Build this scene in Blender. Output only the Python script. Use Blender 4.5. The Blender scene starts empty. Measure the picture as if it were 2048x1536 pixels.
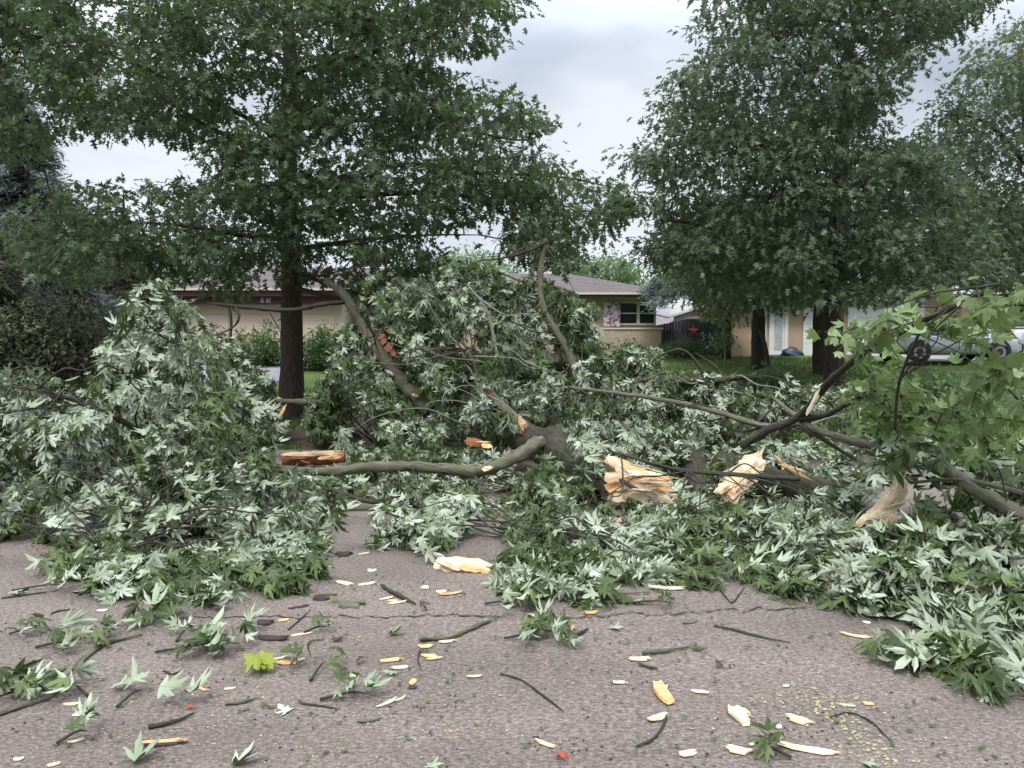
import bpy, math, random
import numpy as np
from mathutils import Vector, Matrix, noise as mnoise
random.seed(11)
rng = np.random.default_rng(11)
sc = bpy.context.scene
COL = sc.collection

# ------------------------------------------------------------------ camera, sky, sun, exposure
FPX, CX, CY, HOR, CAMH = 1480.0, 1024.0, 768.0, 690.0, 1.6
PITCH = math.atan((CY - HOR) / FPX)
cd = bpy.data.cameras.new('camera'); cam = bpy.data.objects.new('camera', cd); COL.objects.link(cam)
cam.location = (0, 0, CAMH); cam.rotation_euler = (math.pi / 2 - PITCH, 0, 0)
cd.sensor_width = 36; cd.lens = FPX / 2048 * 36; cd.clip_start = 0.05; cd.clip_end = 3000
sc.camera = cam
sc.view_settings.view_transform = 'Standard'; sc.view_settings.look = 'None'
sc.view_settings.exposure = 0.72; sc.view_settings.gamma = 1.0; sc.view_settings.use_curve_mapping = False
SUN_EL, SUN_AZ = math.radians(58), math.radians(200)   # azimuth measured from +Y clockwise

w = bpy.data.worlds.new('World'); sc.world = w; w.use_nodes = True
nt = w.node_tree; nt.nodes.clear()
def N(t, typ, **kw):
    n = t.nodes.new(typ)
    for k, v in kw.items():
        if k in n.bl_rna.properties: setattr(n, k, v)
        else: n.inputs[k].default_value = v
    return n
out = N(nt, 'ShaderNodeOutputWorld'); bg = N(nt, 'ShaderNodeBackground', Strength=0.1)
sky = N(nt, 'ShaderNodeTexSky', sky_type='NISHITA', sun_disc=False)
sky.sun_elevation = SUN_EL; sky.sun_rotation = SUN_AZ
tc = N(nt, 'ShaderNodeTexCoord'); sep = N(nt, 'ShaderNodeSeparateXYZ')
nt.links.new(tc.outputs['Generated'], sep.inputs[0])
mp = N(nt, 'ShaderNodeMapping'); mp.inputs['Scale'].default_value = (1.0, 1.0, 2.3); mp.inputs['Location'].default_value = (0.35, 0.2, 0.13)
nt.links.new(tc.outputs['Generated'], mp.inputs[0])
nz = N(nt, 'ShaderNodeTexNoise', Scale=2.9, Detail=4.0, Roughness=0.45); nz.inputs['Distortion'].default_value = 0.35
nt.links.new(mp.outputs[0], nz.inputs['Vector'])
cr = N(nt, 'ShaderNodeValToRGB')
cr.color_ramp.elements[0].position = 0.33; cr.color_ramp.elements[0].color = (3.15, 3.5, 4.1, 1)
cr.color_ramp.elements[1].position = 0.6; cr.color_ramp.elements[1].color = (5.6, 5.85, 6.3, 1)
nt.links.new(nz.outputs['Fac'], cr.inputs[0])
# an overcast sky grows brighter towards the zenith
mr = N(nt, 'ShaderNodeMapRange'); mr.inputs['From Min'].default_value = 0.3; mr.inputs['From Max'].default_value = 1.0
mr.inputs['To Min'].default_value = 1.0; mr.inputs['To Max'].default_value = 3.9
nt.links.new(sep.outputs[2], mr.inputs['Value'])
vm = N(nt, 'ShaderNodeVectorMath', operation='SCALE')
nt.links.new(cr.outputs[0], vm.inputs[0]); nt.links.new(mr.outputs[0], vm.inputs['Scale'])
mx = N(nt, 'ShaderNodeMix', data_type='RGBA'); mx.inputs[0].default_value = 0.93
nt.links.new(sky.outputs[0], mx.inputs[6]); nt.links.new(vm.outputs[0], mx.inputs[7])
nt.links.new(mx.outputs[2], bg.inputs[0]); nt.links.new(bg.outputs[0], out.inputs[0])

sd = bpy.data.lights.new('sun', 'SUN'); sd.energy = 1.5; sd.angle = math.radians(11); sd.color = (1.0, 0.97, 0.92)
so = bpy.data.objects.new('sun', sd); COL.objects.link(so)
sv = Vector((math.sin(SUN_AZ) * math.cos(SUN_EL), math.cos(SUN_AZ) * math.cos(SUN_EL), math.sin(SUN_EL)))
so.rotation_euler = sv.to_track_quat('Z', 'Y').to_euler(); so.location = (0, -10, 30)

# ------------------------------------------------------------------ helpers
cp, sp = math.cos(PITCH), math.sin(PITCH)
def P(px, py, Y):
    a = (px - CX) / FPX; b = -(py - CY) / FPX
    dy = cp + b * sp; dz = -sp + b * cp
    return np.array([a * Y / dy, Y, CAMH + dz * Y / dy])
def G(px, py, z=0.0):
    a = (px - CX) / FPX; b = -(py - CY) / FPX
    dy = cp + b * sp; dz = -sp + b * cp
    t = (z - CAMH) / dz
    return np.array([a * t, dy * t, z])
def proj(p):
    p = np.atleast_2d(p); X, Yw, Z = p[:, 0], p[:, 1], p[:, 2] - CAMH
    f = Yw * cp - Z * sp; u = Yw * sp + Z * cp
    return CX + FPX * X / f, CY - FPX * u / f
def terr(y):
    t = np.clip((np.asarray(y, float) - 11.5) / 17.5, 0, 1)
    return 0.10 + 1.03 * (t * t * (3 - 2 * t) * 0.5 + t * 0.5)

ORG = {}
def tagged(o, label=None, cat=None, group=None, kind=None):
    if label: o['label'] = label
    if cat: o['category'] = cat
    if group: o['group'] = group
    if kind: o['kind'] = kind
    return o
def thing(name, label, cat, loc, group=None):
    o = bpy.data.objects.new(name, None); COL.objects.link(o); o.location = [float(v) for v in loc]
    o.empty_display_size = 0.2
    ORG[o.name] = np.array(loc, float)
    return tagged(o, label, cat, group)
def np_mesh(name, V, Fs, mats, uv=None, mi=None, var=None, smooth=True):
    V = np.asarray(V, np.float32)
    if isinstance(Fs, np.ndarray): Fs = [Fs]
    me = bpy.data.meshes.new(name)
    me.vertices.add(len(V)); me.vertices.foreach_set('co', V.ravel())
    li = np.concatenate([np.asarray(f, np.int32).ravel() for f in Fs])
    tot = np.concatenate([np.full(len(f), f.shape[1], np.int32) for f in Fs])
    st = np.concatenate([[0], np.cumsum(tot)[:-1]]).astype(np.int32)
    me.loops.add(len(li)); me.polygons.add(len(tot))
    me.loops.foreach_set('vertex_index', li); me.polygons.foreach_set('loop_start', st)
    me.update(calc_edges=True)
    for m in (mats if isinstance(mats, (list, tuple)) else [mats]): me.materials.append(m)
    if mi is not None: me.polygons.foreach_set('material_index', np.asarray(mi, np.int32))
    me.polygons.foreach_set('use_smooth', np.full(len(tot), smooth))
    if uv is not None:
        l = me.uv_layers.new(name='UVMap'); l.data.foreach_set('uv', np.asarray(uv, np.float32).ravel())
    if var is not None:
        a = me.attributes.new('var', 'FLOAT', 'POINT'); a.data.foreach_set('value', np.asarray(var, np.float32))
    me.update()
    return me
def link(name, me, parent=None, loc=None, kind=None):
    o = bpy.data.objects.new(name, me); COL.objects.link(o)
    if parent is not None:
        o.parent = parent; ORG[o.name] = ORG[parent.name]
    else: ORG[o.name] = np.zeros(3) if loc is None else np.array(loc, float)
    if loc is not None: o.location = [float(v) for v in loc]
    if kind: o['kind'] = kind
    return o
def put(name, V, Fs, mats, parent=None, kind=None, org=None, **kw):
    """world-space vertices -> one mesh object, local to its thing's base"""
    V = np.asarray(V, float)
    if parent is not None: return link(name, np_mesh(name, V - ORG[parent.name], Fs, mats, **kw), parent, kind=kind)
    if org is None: org = np.array([V[:, 0].mean(), V[:, 1].mean(), V[:, 2].min()])
    return link(name, np_mesh(name, V - org, Fs, mats, **kw), loc=org, kind=kind)

BOXF = np.array([[0, 3, 2, 1], [4, 5, 6, 7], [0, 1, 5, 4], [1, 2, 6, 5], [2, 3, 7, 6], [3, 0, 4, 7]])
def boxv(x0, x1, y0, y1, z0, z1):
    return np.array([[x0, y0, z0], [x1, y0, z0], [x1, y1, z0], [x0, y1, z0], [x0, y0, z1], [x1, y0, z1], [x1, y1, z1], [x0, y1, z1]], float)
def box(name, x0, x1, y0, y1, z0, z1, mat, parent=None, kind=None, bev=0.0):
    o = put(name, boxv(x0, x1, y0, y1, z0, z1), BOXF, mat, parent, kind, smooth=False)
    if bev:
        b = o.modifiers.new('b', 'BEVEL'); b.width = bev; b.segments = 2
    return o
def boxes(name, L, mat, parent=None, kind=None):
    V = np.concatenate([boxv(*b) for b in L]); F = np.concatenate([BOXF + 8 * i for i in range(len(L))])
    return put(name, V, F, mat, parent, kind, smooth=False)

def catmull(pts, n):
    p = np.asarray(pts, float); q = np.vstack([2 * p[0] - p[1], p, 2 * p[-1] - p[-2]])
    o = []
    for i in range(1, len(q) - 2):
        for t in np.linspace(0, 1, n, endpoint=False):
            a, b, c, d = q[i - 1], q[i], q[i + 1], q[i + 2]
            o.append(0.5 * ((2 * b) + (c - a) * t + (2 * a - 5 * b + 4 * c - d) * t * t + (3 * b - a - 3 * c + d) * t ** 3))
    o.append(q[-2]); return np.array(o)
def tube_geo(pts, rad, sides=10, sub=5, rough=0.08, seed=0):
    """smooth tapered tube with a lumpy surface; returns V, [quads, tris], uv"""
    r_ = np.random.default_rng(seed + 5)
    PR = np.hstack([np.asarray(pts, float), np.asarray(rad, float)[:, None]])
    C = catmull(PR, sub); c, r = C[:, :3], np.maximum(C[:, 3], 0.001)
    m = len(c); T = np.gradient(c, axis=0); T /= np.linalg.norm(T, axis=1)[:, None] + 1e-9
    up = np.array([0.13, 0.21, 0.97]); V = np.zeros((m, sides, 3))
    bump = r_.normal(0, rough, (m, sides)); bump = (bump + np.roll(bump, 1, 0) + np.roll(bump, 1, 1)) / 1.7; bump = bump + (r_.normal(0, rough * .9, (m, 1)) * (r_.random((m, 1)) < .25))
    for i in range(m):
        a = np.cross(T[i], up)
        if np.linalg.norm(a) < 0.1: a = np.cross(T[i], [1, 0, 0])
        a /= np.linalg.norm(a); b = np.cross(T[i], a)
        th = np.linspace(0, 2 * np.pi, sides, endpoint=False)
        V[i] = c[i] + (r[i] * (1 + bump[i]))[:, None] * (np.cos(th)[:, None] * a + np.sin(th)[:, None] * b)
    s = np.concatenate([[0], np.cumsum(np.linalg.norm(np.diff(c, axis=0), axis=1))])
    i0 = np.arange(m - 1)[:, None] * sides; j = np.arange(sides)[None, :]; jn = (j + 1) % sides
    Q = np.stack([i0 + j, i0 + jn, i0 + sides + jn, i0 + sides + j], -1).reshape(-1, 4)
    U0 = (j / sides) + 0 * i0; U1 = ((j + 1) / sides) + 0 * i0
    circ = 2 * np.pi * np.mean(r); S0 = s[:-1][:, None] + 0 * j; S1 = s[1:][:, None] + 0 * j
    uv = np.stack([np.stack([U0 * circ, S0], -1), np.stack([U1 * circ, S0], -1), np.stack([U1 * circ, S1], -1), np.stack([U0 * circ, S1], -1)], 2).reshape(-1, 2)
    Vf = V.reshape(-1, 3); k = len(Vf)
    Vf = np.vstack([Vf, c[0], c[-1]])
    jj = np.arange(sides); T1 = np.stack([np.full(sides, k), (jj + 1) % sides, jj], 1)
    T2 = np.stack([np.full(sides, k + 1), (m - 1) * sides + jj, (m - 1) * sides + (jj + 1) % sides], 1)
    tuv = np.zeros((sides * 6, 2)); tuv[:, 0] = np.tile([0, .01, .02], sides * 2)
    return Vf, [Q, np.vstack([T1, T2])], np.vstack([uv, tuv])
def tube(name, pts, rad, mat, parent=None, sides=10, sub=5, rough=0.08, kind=None):
    V, F, uv = tube_geo(pts, rad, sides, sub, rough, int(abs(pts[0][0]) * 100))
    return put(name, V, F, mat, parent, kind, uv=uv)
def frustums(P0, P1, R0, R1, k=5):
    n = len(P0); T = P1 - P0; L = np.linalg.norm(T, axis=1); T = T / (L[:, None] + 1e-9)
    a = np.cross(T, [0.2, 0.3, 0.93]); a /= np.linalg.norm(a, axis=1)[:, None] + 1e-9; b = np.cross(T, a)
    th = np.arange(k) * 2 * np.pi / k
    ring = a[:, None, :] * np.cos(th)[None, :, None] + b[:, None, :] * np.sin(th)[None, :, None]
    V = np.concatenate([P0[:, None] + ring * R0[:, None, None], P1[:, None] + ring * R1[:, None, None]], 1)
    j = np.arange(k); f = np.stack([j, (j + 1) % k, k + (j + 1) % k, k + j], -1)
    F = (f[None] + (np.arange(n) * 2 * k)[:, None, None]).reshape(-1, 4)
    u = np.stack([j / k, (j + 1) / k, (j + 1) / k, j / k], -1)[None] * (6.28 * R0)[:, None, None]
    v = np.stack([0 * j, 0 * j, 0 * j + 1, 0 * j + 1], -1)[None] * L[:, None, None] + rng.random(n)[:, None, None] * 3
    return V.reshape(-1, 3), F, np.stack([u + 0 * v, v + 0 * u], -1).reshape(-1, 2)

# ------------------------------------------------------------------ materials
def mat(name):
    m = bpy.data.materials.new(name); m.use_nodes = True; t = m.node_tree; t.nodes.clear()
    o = N(t, 'ShaderNodeOutputMaterial'); b = N(t, 'ShaderNodeBsdfPrincipled'); t.links.new(b.outputs[0], o.inputs[0])
    return m, t, b, o
def ramp(t, stops, src=None):
    r = N(t, 'ShaderNodeValToRGB'); e = r.color_ramp.elements
    while len(e) < len(stops): e.new(0.5)
    for x, (p, c) in zip(e, stops): x.position = p; x.color = (*c, 1)
    if src is not None: t.links.new(src, r.inputs[0])
    return r
def tex(t, typ, scale, coord='Object', sx=(1, 1, 1), **kw):
    c = N(t, 'ShaderNodeTexCoord'); m = N(t, 'ShaderNodeMapping'); m.inputs['Scale'].default_value = sx
    t.links.new(c.outputs[coord], m.inputs[0]); n = N(t, typ, Scale=scale, **kw); t.links.new(m.outputs[0], n.inputs['Vector']); return n
def bump(t, b, src, s=0.4, d=0.01):
    n = N(t, 'ShaderNodeBump', Strength=s, Distance=d); t.links.new(src, n.inputs['Height']); t.links.new(n.outputs[0], b.inputs['Normal'])
def simple(name, c, rough=0.6, var=0.12, scale=8, bmp=0.15, metal=0, coord='Object', spec=0.5, sx=(1, 1, 1)):
    m, t, b, o = mat(name)
    n = tex(t, 'ShaderNodeTexNoise', scale, coord, sx, Detail=6.0, Roughness=0.6)
    r = ramp(t, [(0.25, tuple(x * (1 - var) for x in c)), (0.75, tuple(min(1, x * (1 + var)) for x in c))], n.outputs['Fac'])
    t.links.new(r.outputs[0], b.inputs['Base Color']); b.inputs['Roughness'].default_value = rough
    b.inputs['Metallic'].default_value = metal; b.inputs['Specular IOR Level'].default_value = spec
    if bmp: bump(t, b, n.outputs['Fac'], bmp, 0.01)
    return m
def leafmat(name, tops, bots, trans=0.3, rough=0.5, tcol=None, spec=0.35):
    """two-sided leaf: upper and lower face differ as on the real leaf"""
    m, t, b, o = mat(name)
    at = N(t, 'ShaderNodeAttribute', attribute_name='var'); oi = N(t, 'ShaderNodeObjectInfo')
    ad = N(t, 'ShaderNodeMath', operation='ADD'); t.links.new(at.outputs['Fac'], ad.inputs[0]); t.links.new(oi.outputs['Random'], ad.inputs[1])
    fr = N(t, 'ShaderNodeMath', operation='FRACT'); t.links.new(ad.outputs[0], fr.inputs[0])
    k = len(tops)
    r1 = ramp(t, [(i / max(1, k - 1), c) for i, c in enumerate(tops)], fr.outputs[0])
    k = len(bots)
    r2 = ramp(t, [(i / max(1, k - 1), c) for i, c in enumerate(bots)], fr.outputs[0])
    gm = N(t, 'ShaderNodeNewGeometry'); mx = N(t, 'ShaderNodeMix', data_type='RGBA')
    t.links.new(gm.outputs['Backfacing'], mx.inputs[0]); t.links.new(r1.outputs[0], mx.inputs[6]); t.links.new(r2.outputs[0], mx.inputs[7])
    nz = tex(t, 'ShaderNodeTexNoise', 30, 'Object', Detail=3.0)
    hs = N(t, 'ShaderNodeHueSaturation'); mm = N(t, 'ShaderNodeMapRange'); mm.inputs['To Min'].default_value = 0.72; mm.inputs['To Max'].default_value = 1.28
    t.links.new(nz.outputs['Fac'], mm.inputs['Value']); t.links.new(mm.outputs[0], hs.inputs['Value']); t.links.new(mx.outputs[2], hs.inputs['Color'])
    t.links.new(hs.outputs[0], b.inputs['Base Color']); b.inputs['Roughness'].default_value = rough; b.inputs['Specular IOR Level'].default_value = spec
    tr = N(t, 'ShaderNodeBsdfTranslucent'); tr.inputs[0].default_value = (*(tcol or tuple(x * 1.8 for x in tops[0])), 1)
    ms = N(t, 'ShaderNodeMixShader'); ms.inputs[0].default_value = trans
    t.links.new(b.outputs[0], ms.inputs[1]); t.links.new(tr.outputs[0], ms.inputs[2]); t.links.new(ms.outputs[0], o.inputs[0])
    return m
def barkmat(name, dark, light, moss=None, s=1.0, bmp=0.7):
    m, t, b, o = mat(name)
    n = tex(t, 'ShaderNodeTexNoise', 26 * s, 'UV', (1.6, 0.22, 1), Detail=7.0, Roughness=0.65)
    n2 = tex(t, 'ShaderNodeTexNoise', 5.5, 'Object', Detail=5.0)
    r = ramp(t, [(0.32, dark), (0.68, light)], n.outputs['Fac'])
    src = r.outputs[0]
    if moss:
        rm = ramp(t, [(0.45, (0, 0, 0)), (0.62, (1, 1, 1))], n2.outputs['Fac']); mx = N(t, 'ShaderNodeMix', data_type='RGBA')
        mf = N(t, 'ShaderNodeMath', operation='MULTIPLY'); mf.inputs[1].default_value = 0.75
        t.links.new(rm.outputs[0], mf.inputs[0]); t.links.new(mf.outputs[0], mx.inputs[0]); t.links.new(src, mx.inputs[6]); mx.inputs[7].default_value = (*moss, 1); src = mx.outputs[2]
    t.links.new(src, b.inputs['Base Color']); b.inputs['Roughness'].default_value = 0.85; b.inputs['Specular IOR Level'].default_value = 0.25
    bump(t, b, n.outputs['Fac'], bmp, 0.02)
    return m
def woodmat(name, c0, c1, c2):
    m, t, b, o = mat(name)
    n = tex(t, 'ShaderNodeTexNoise', 34, 'Object', (0.18, 1.6, 1.6), Detail=8.0, Roughness=0.7)
    n2 = tex(t, 'ShaderNodeTexNoise', 7, 'Object', (0.5, 1, 1), Detail=3.0)
    r = ramp(t, [(0.3, c0), (0.5, c1), (0.68, c2)], n.outputs['Fac'])
    oi = N(t, 'ShaderNodeObjectInfo'); hs = N(t, 'ShaderNodeHueSaturation')
    mr = N(t, 'ShaderNodeMapRange'); mr.inputs['To Min'].default_value = 0.8; mr.inputs['To Max'].default_value = 1.15
    t.links.new(oi.outputs['Random'], mr.inputs['Value']); t.links.new(mr.outputs[0], hs.inputs['Value'])
    mr2 = N(t, 'ShaderNodeMapRange'); mr2.inputs['To Min'].default_value = 0.75; mr2.inputs['To Max'].default_value = 1.25
    t.links.new(n2.outputs['Fac'], mr2.inputs['Value']); t.links.new(mr2.outputs[0], hs.inputs['Saturation'])
    t.links.new(r.outputs[0], hs.inputs['Color']); t.links.new(hs.outputs[0], b.inputs['Base Color'])
    b.inputs['Roughness'].default_value = 0.75; b.inputs['Specular IOR Level'].default_value = 0.3
    bump(t, b, n.outputs['Fac'], 0.6, 0.006)
    return m

M = {}
# silver maple: dark green upper face, pale silvery lower face
M['maple'] = leafmat('silver_maple_leaf', [(0.032, 0.055, 0.018), (0.07, 0.105, 0.03), (0.04, 0.065, 0.02), (0.13, 0.175, 0.055)],
                     [(0.20, 0.25, 0.15), (0.38, 0.44, 0.32), (0.28, 0.335, 0.225), (0.50, 0.555, 0.45)], 0.12, 0.46, (0.12, 0.2, 0.05))
M['maple_green'] = leafmat('green_maple_leaf', [(0.075, 0.12, 0.035), (0.10, 0.145, 0.045), (0.065, 0.105, 0.032), (0.14, 0.185, 0.07)],
                           [(0.26, 0.36, 0.17), (0.22, 0.32, 0.14), (0.36, 0.44, 0.26)], 0.35, 0.5, (0.22, 0.31, 0.09))
M['maple_yellow'] = leafmat('yellow_green_leaf', [(0.27, 0.32, 0.05), (0.36, 0.39, 0.08)], [(0.45, 0.5, 0.18), (0.5, 0.52, 0.2)], 0.35, 0.5, (0.5, 0.6, 0.08))
M['oak'] = leafmat('pin_oak_leaf', [(0.04, 0.066, 0.034), (0.065, 0.098, 0.048), (0.045, 0.074, 0.036), (0.11, 0.145, 0.068)],
                   [(0.11, 0.145, 0.10), (0.17, 0.205, 0.145), (0.085, 0.118, 0.078)], 0.32, 0.45, (0.13, 0.21, 0.06))
M['oak2'] = leafmat('oak_leaf_greyer', [(0.058, 0.085, 0.05), (0.09, 0.12, 0.066), (0.068, 0.097, 0.055), (0.13, 0.165, 0.09)],
                    [(0.14, 0.175, 0.13), (0.20, 0.235, 0.18)], 0.32, 0.45, (0.13, 0.2, 0.08))
M['far'] = leafmat('far_tree_leaf', [(0.10, 0.17, 0.06), (0.14, 0.21, 0.09), (0.08, 0.14, 0.05)], [(0.2, 0.27, 0.15), (0.24, 0.3, 0.19)], 0.3, 0.6)
M['bush'] = leafmat('shrub_leaf', [(0.045, 0.10, 0.02), (0.07, 0.14, 0.03), (0.035, 0.08, 0.02)], [(0.08, 0.14, 0.05), (0.1, 0.16, 0.06)], 0.25, 0.45)
M['yew'] = leafmat('dark_evergreen_leaf', [(0.09, 0.11, 0.06), (0.13, 0.13, 0.08), (0.10, 0.13, 0.06), (0.16, 0.145, 0.10)], [(0.14, 0.145, 0.10), (0.17, 0.165, 0.125)], 0.12, 0.6)
M['spruce'] = leafmat('spruce_needle', [(0.12, 0.14, 0.13), (0.19, 0.215, 0.205), (0.10, 0.12, 0.11)], [(0.10, 0.12, 0.115), (0.17, 0.19, 0.185)], 0.08, 0.6)
M['red_leaf'] = leafmat('red_leaf', [(0.42, 0.06, 0.03), (0.5, 0.1, 0.05)], [(0.45, 0.12, 0.08), (0.4, 0.1, 0.06)], 0.2, 0.5)
M['brown_leaf'] = leafmat('brown_leaf', [(0.06, 0.035, 0.025), (0.08, 0.045, 0.03)], [(0.08, 0.05, 0.04), (0.07, 0.045, 0.035)], 0.1, 0.6)
M['petiole'] = simple('petiole', (0.26, 0.31, 0.12), 0.5, 0.15, 20, 0)
M['bark_oak'] = barkmat('oak_bark', (0.03, 0.022, 0.018), (0.10, 0.078, 0.065), None, 1.0)
M['bark_maple'] = barkmat('maple_bark', (0.05, 0.045, 0.035), (0.20, 0.18, 0.145), (0.11, 0.125, 0.06), 1.2)
M['bark_old'] = barkmat('old_maple_bark', (0.018, 0.017, 0.012), (0.085, 0.078, 0.058), (0.045, 0.055, 0.025), 0.7, 1.0)
M['bark_dark'] = barkmat('dark_twig_bark', (0.02, 0.018, 0.016), (0.075, 0.065, 0.055), (0.05, 0.055, 0.03), 1.4)
M['bark_pale'] = barkmat('pale_branch_bark', (0.12, 0.12, 0.10), (0.30, 0.29, 0.25), (0.2, 0.22, 0.13), 1.5, 0.4)
M['bark_red'] = barkmat('torn_inner_bark', (0.10, 0.035, 0.018), (0.42, 0.19, 0.09), None, 1.0)
M['wood_cream'] = woodmat('fresh_wood_cream', (0.42, 0.29, 0.16), (0.70, 0.57, 0.39), (0.79, 0.70, 0.53))
M['wood_orange'] = woodmat('fresh_wood_orange', (0.40, 0.17, 0.06), (0.70, 0.40, 0.19), (0.80, 0.60, 0.34))
M['wood_peach'] = woodmat('fresh_wood_peach', (0.40, 0.22, 0.12), (0.72, 0.50, 0.31), (0.82, 0.66, 0.45))
M['wood_pale'] = woodmat('peeled_wood_pale', (0.34, 0.32, 0.21), (0.54, 0.52, 0.38), (0.66, 0.64, 0.50))
M['shred'] = simple('yellow_wood_shred', (0.42, 0.41, 0.22), 0.8, 0.2, 30, 0.2)
M['scrap'] = simple('dark_bark_scrap', (0.04, 0.026, 0.024), 0.8, 0.4, 30, 0.6)
M['scrap_olive'] = simple('olive_bark_scrap', (0.11, 0.115, 0.075), 0.8, 0.4, 30, 0.6)

# asphalt: worn grey road with aggregate speckle
m, t, b, o = mat('asphalt'); M['asphalt'] = m
n1 = tex(t, 'ShaderNodeTexNoise', 62, 'Object', (0.6, 1, 1), Detail=6.0, Roughness=0.75)
n2 = tex(t, 'ShaderNodeTexNoise', 1.1, 'Object', (0.6, 1.4, 1), Detail=5.0)
n3 = tex(t, 'ShaderNodeTexVoronoi', 95, 'Object', (0.75, 1, 1))
r = ramp(t, [(0.33, (0.085, 0.067, 0.056)), (0.5, (0.20, 0.163, 0.141)), (0.67, (0.37, 0.315, 0.28))], n1.outputs['Fac'])
hs = N(t, 'ShaderNodeHueSaturation'); mr_ = N(t, 'ShaderNodeMapRange'); mr_.inputs['From Min'].default_value = 0.3; mr_.inputs['From Max'].default_value = 0.7; mr_.inputs['To Min'].default_value = 0.78; mr_.inputs['To Max'].default_value = 1.18
t.links.new(n2.outputs['Fac'], mr_.inputs['Value']); t.links.new(mr_.outputs[0], hs.inputs['Value']); t.links.new(r.outputs[0], hs.inputs['Color'])
vr = ramp(t, [(0.0, (1.35, 1.33, 1.3)), (0.28, (1, 1, 1)), (0.8, (0.72, 0.7, 0.7))], n3.outputs['Distance'])
mu = N(t, 'ShaderNodeMix', data_type='RGBA', blend_type='MULTIPLY'); mu.inputs[0].default_value = 1
t.links.new(hs.outputs[0], mu.inputs[6]); t.links.new(vr.outputs[0], mu.inputs[7]); t.links.new(mu.outputs[2], b.inputs['Base Color'])
b.inputs['Roughness'].default_value = 0.82
ma = N(t, 'ShaderNodeMath', operation='SUBTRACT'); t.links.new(n1.outputs['Fac'], ma.inputs[0]); t.links.new(n3.outputs['Distance'], ma.inputs[1])
bump(t, b, ma.outputs[0], 0.9, 0.008)
M['crack'] = simple('road_crack', (0.03, 0.026, 0.026), 0.9, 0.4, 60, 0.5)
# lawn
m, t, b, o = mat('lawn'); M['lawn'] = m
n1 = tex(t, 'ShaderNodeTexNoise', 14, 'Object', (1, 0.6, 1), Detail=8.0, Roughness=0.7); n2 = tex(t, 'ShaderNodeTexNoise', 0.6, 'Object', Detail=3.0)
r = ramp(t, [(0.3, (0.05, 0.09, 0.015)), (0.7, (0.13, 0.19, 0.04))], n1.outputs['Fac']); r2 = ramp(t, [(0.35, (0.75, 0.8, 0.7)), (0.7, (1.25, 1.15, 0.95))], n2.outputs['Fac'])
mu = N(t, 'ShaderNodeMix', data_type='RGBA', blend_type='MULTIPLY'); mu.inputs[0].default_value = 1
t.links.new(r.outputs[0], mu.inputs[6]); t.links.new(r2.outputs[0], mu.inputs[7]); t.links.new(mu.outputs[2], b.inputs['Base Color']); b.inputs['Roughness'].default_value = 0.9
bump(t, b, n1.outputs['Fac'], 0.8, 0.05)
M['grass'] = leafmat('grass_blade', [(0.06, 0.12, 0.02), (0.10, 0.17, 0.03), (0.08, 0.14, 0.03)], [(0.08, 0.14, 0.03), (0.1, 0.16, 0.04)], 0.3, 0.6)
M['soil'] = simple('soil_and_shade', (0.06, 0.042, 0.03), 0.95, 0.4, 12, 0.8)  # brown soil, its dark tone also holds painted shade by the oak
M['concrete'] = simple('concrete', (0.34, 0.33, 0.33), 0.85, 0.2, 10, 0.4)
M['kerbc'] = simple('weathered_kerb_concrete', (0.17, 0.15, 0.13), 0.9, 0.35, 8, 0.5)
M['drive'] = simple('driveway_concrete', (0.27, 0.26, 0.28), 0.85, 0.15, 4, 0.3)
M['buff'] = simple('buff_brick', (0.52, 0.42, 0.32), 0.85, 0.25, 6, 0.4)
M['mortar'] = simple('mortar', (0.42, 0.38, 0.31), 0.9, 0.1, 20, 0.3)
M['peach'] = simple('peach_painted_door', (0.60, 0.48, 0.39), 0.6, 0.05, 3, 0.05)
M['cream'] = simple('cream_trim', (0.64, 0.57, 0.47), 0.6, 0.08, 5, 0.1)
M['maroon'] = simple('maroon_fascia', (0.075, 0.028, 0.032), 0.5, 0.2, 4, 0.1)
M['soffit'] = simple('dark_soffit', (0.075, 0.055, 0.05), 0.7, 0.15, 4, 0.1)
M['shingle'] = simple('mauve_shingle', (0.20, 0.168, 0.168), 0.9, 0.3, 9, 0.5)
M['shingle2'] = simple('grey_shingle', (0.24, 0.25, 0.28), 0.9, 0.2, 9, 0.5)
M['redbrick'] = simple('red_brick', (0.36, 0.13, 0.09), 0.85, 0.3, 9, 0.4)
M['white'] = simple('white_paint', (0.72, 0.71, 0.70), 0.5, 0.04, 3, 0.05)
M['tan'] = simple('tan_wall', (0.42, 0.315, 0.22), 0.8, 0.08, 4, 0.15)
M['navy'] = simple('dark_stained_board', (0.030, 0.034, 0.046), 0.7, 0.25, 5, 0.3, sx=(4, 4, .5))
M['redstar'] = simple('red_star_metal', (0.75, 0.07, 0.06), 0.4, 0.1, 5, 0.05)
M['redmetal'] = simple('red_beam', (0.5, 0.10, 0.06), 0.5, 0.1, 5, 0.05)
M['glass'] = simple('window_glass', (0.02, 0.025, 0.03), 0.08, 0.3, 1.5, 0, spec=0.8)
M['frost'] = simple('frosted_glass', (0.42, 0.45, 0.47), 0.25, 0.5, 18, 0.4)
M['black'] = simple('black_metal', (0.018, 0.018, 0.02), 0.4, 0.2, 10, 0.05)
M['letter'] = simple('white_digit', (0.7, 0.68, 0.66), 0.5, 0.02, 3, 0)
M['carsilver'] = simple('silver_car_paint', (0.50, 0.53, 0.56), 0.25, 0.03, 2, 0, metal=0.3)
M['carwhite'] = simple('white_car_paint', (0.70, 0.70, 0.71), 0.25, 0.02, 2, 0)
M['tyre'] = simple('tyre_rubber', (0.02, 0.02, 0.02), 0.8, 0.2, 10, 0.2)
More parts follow.
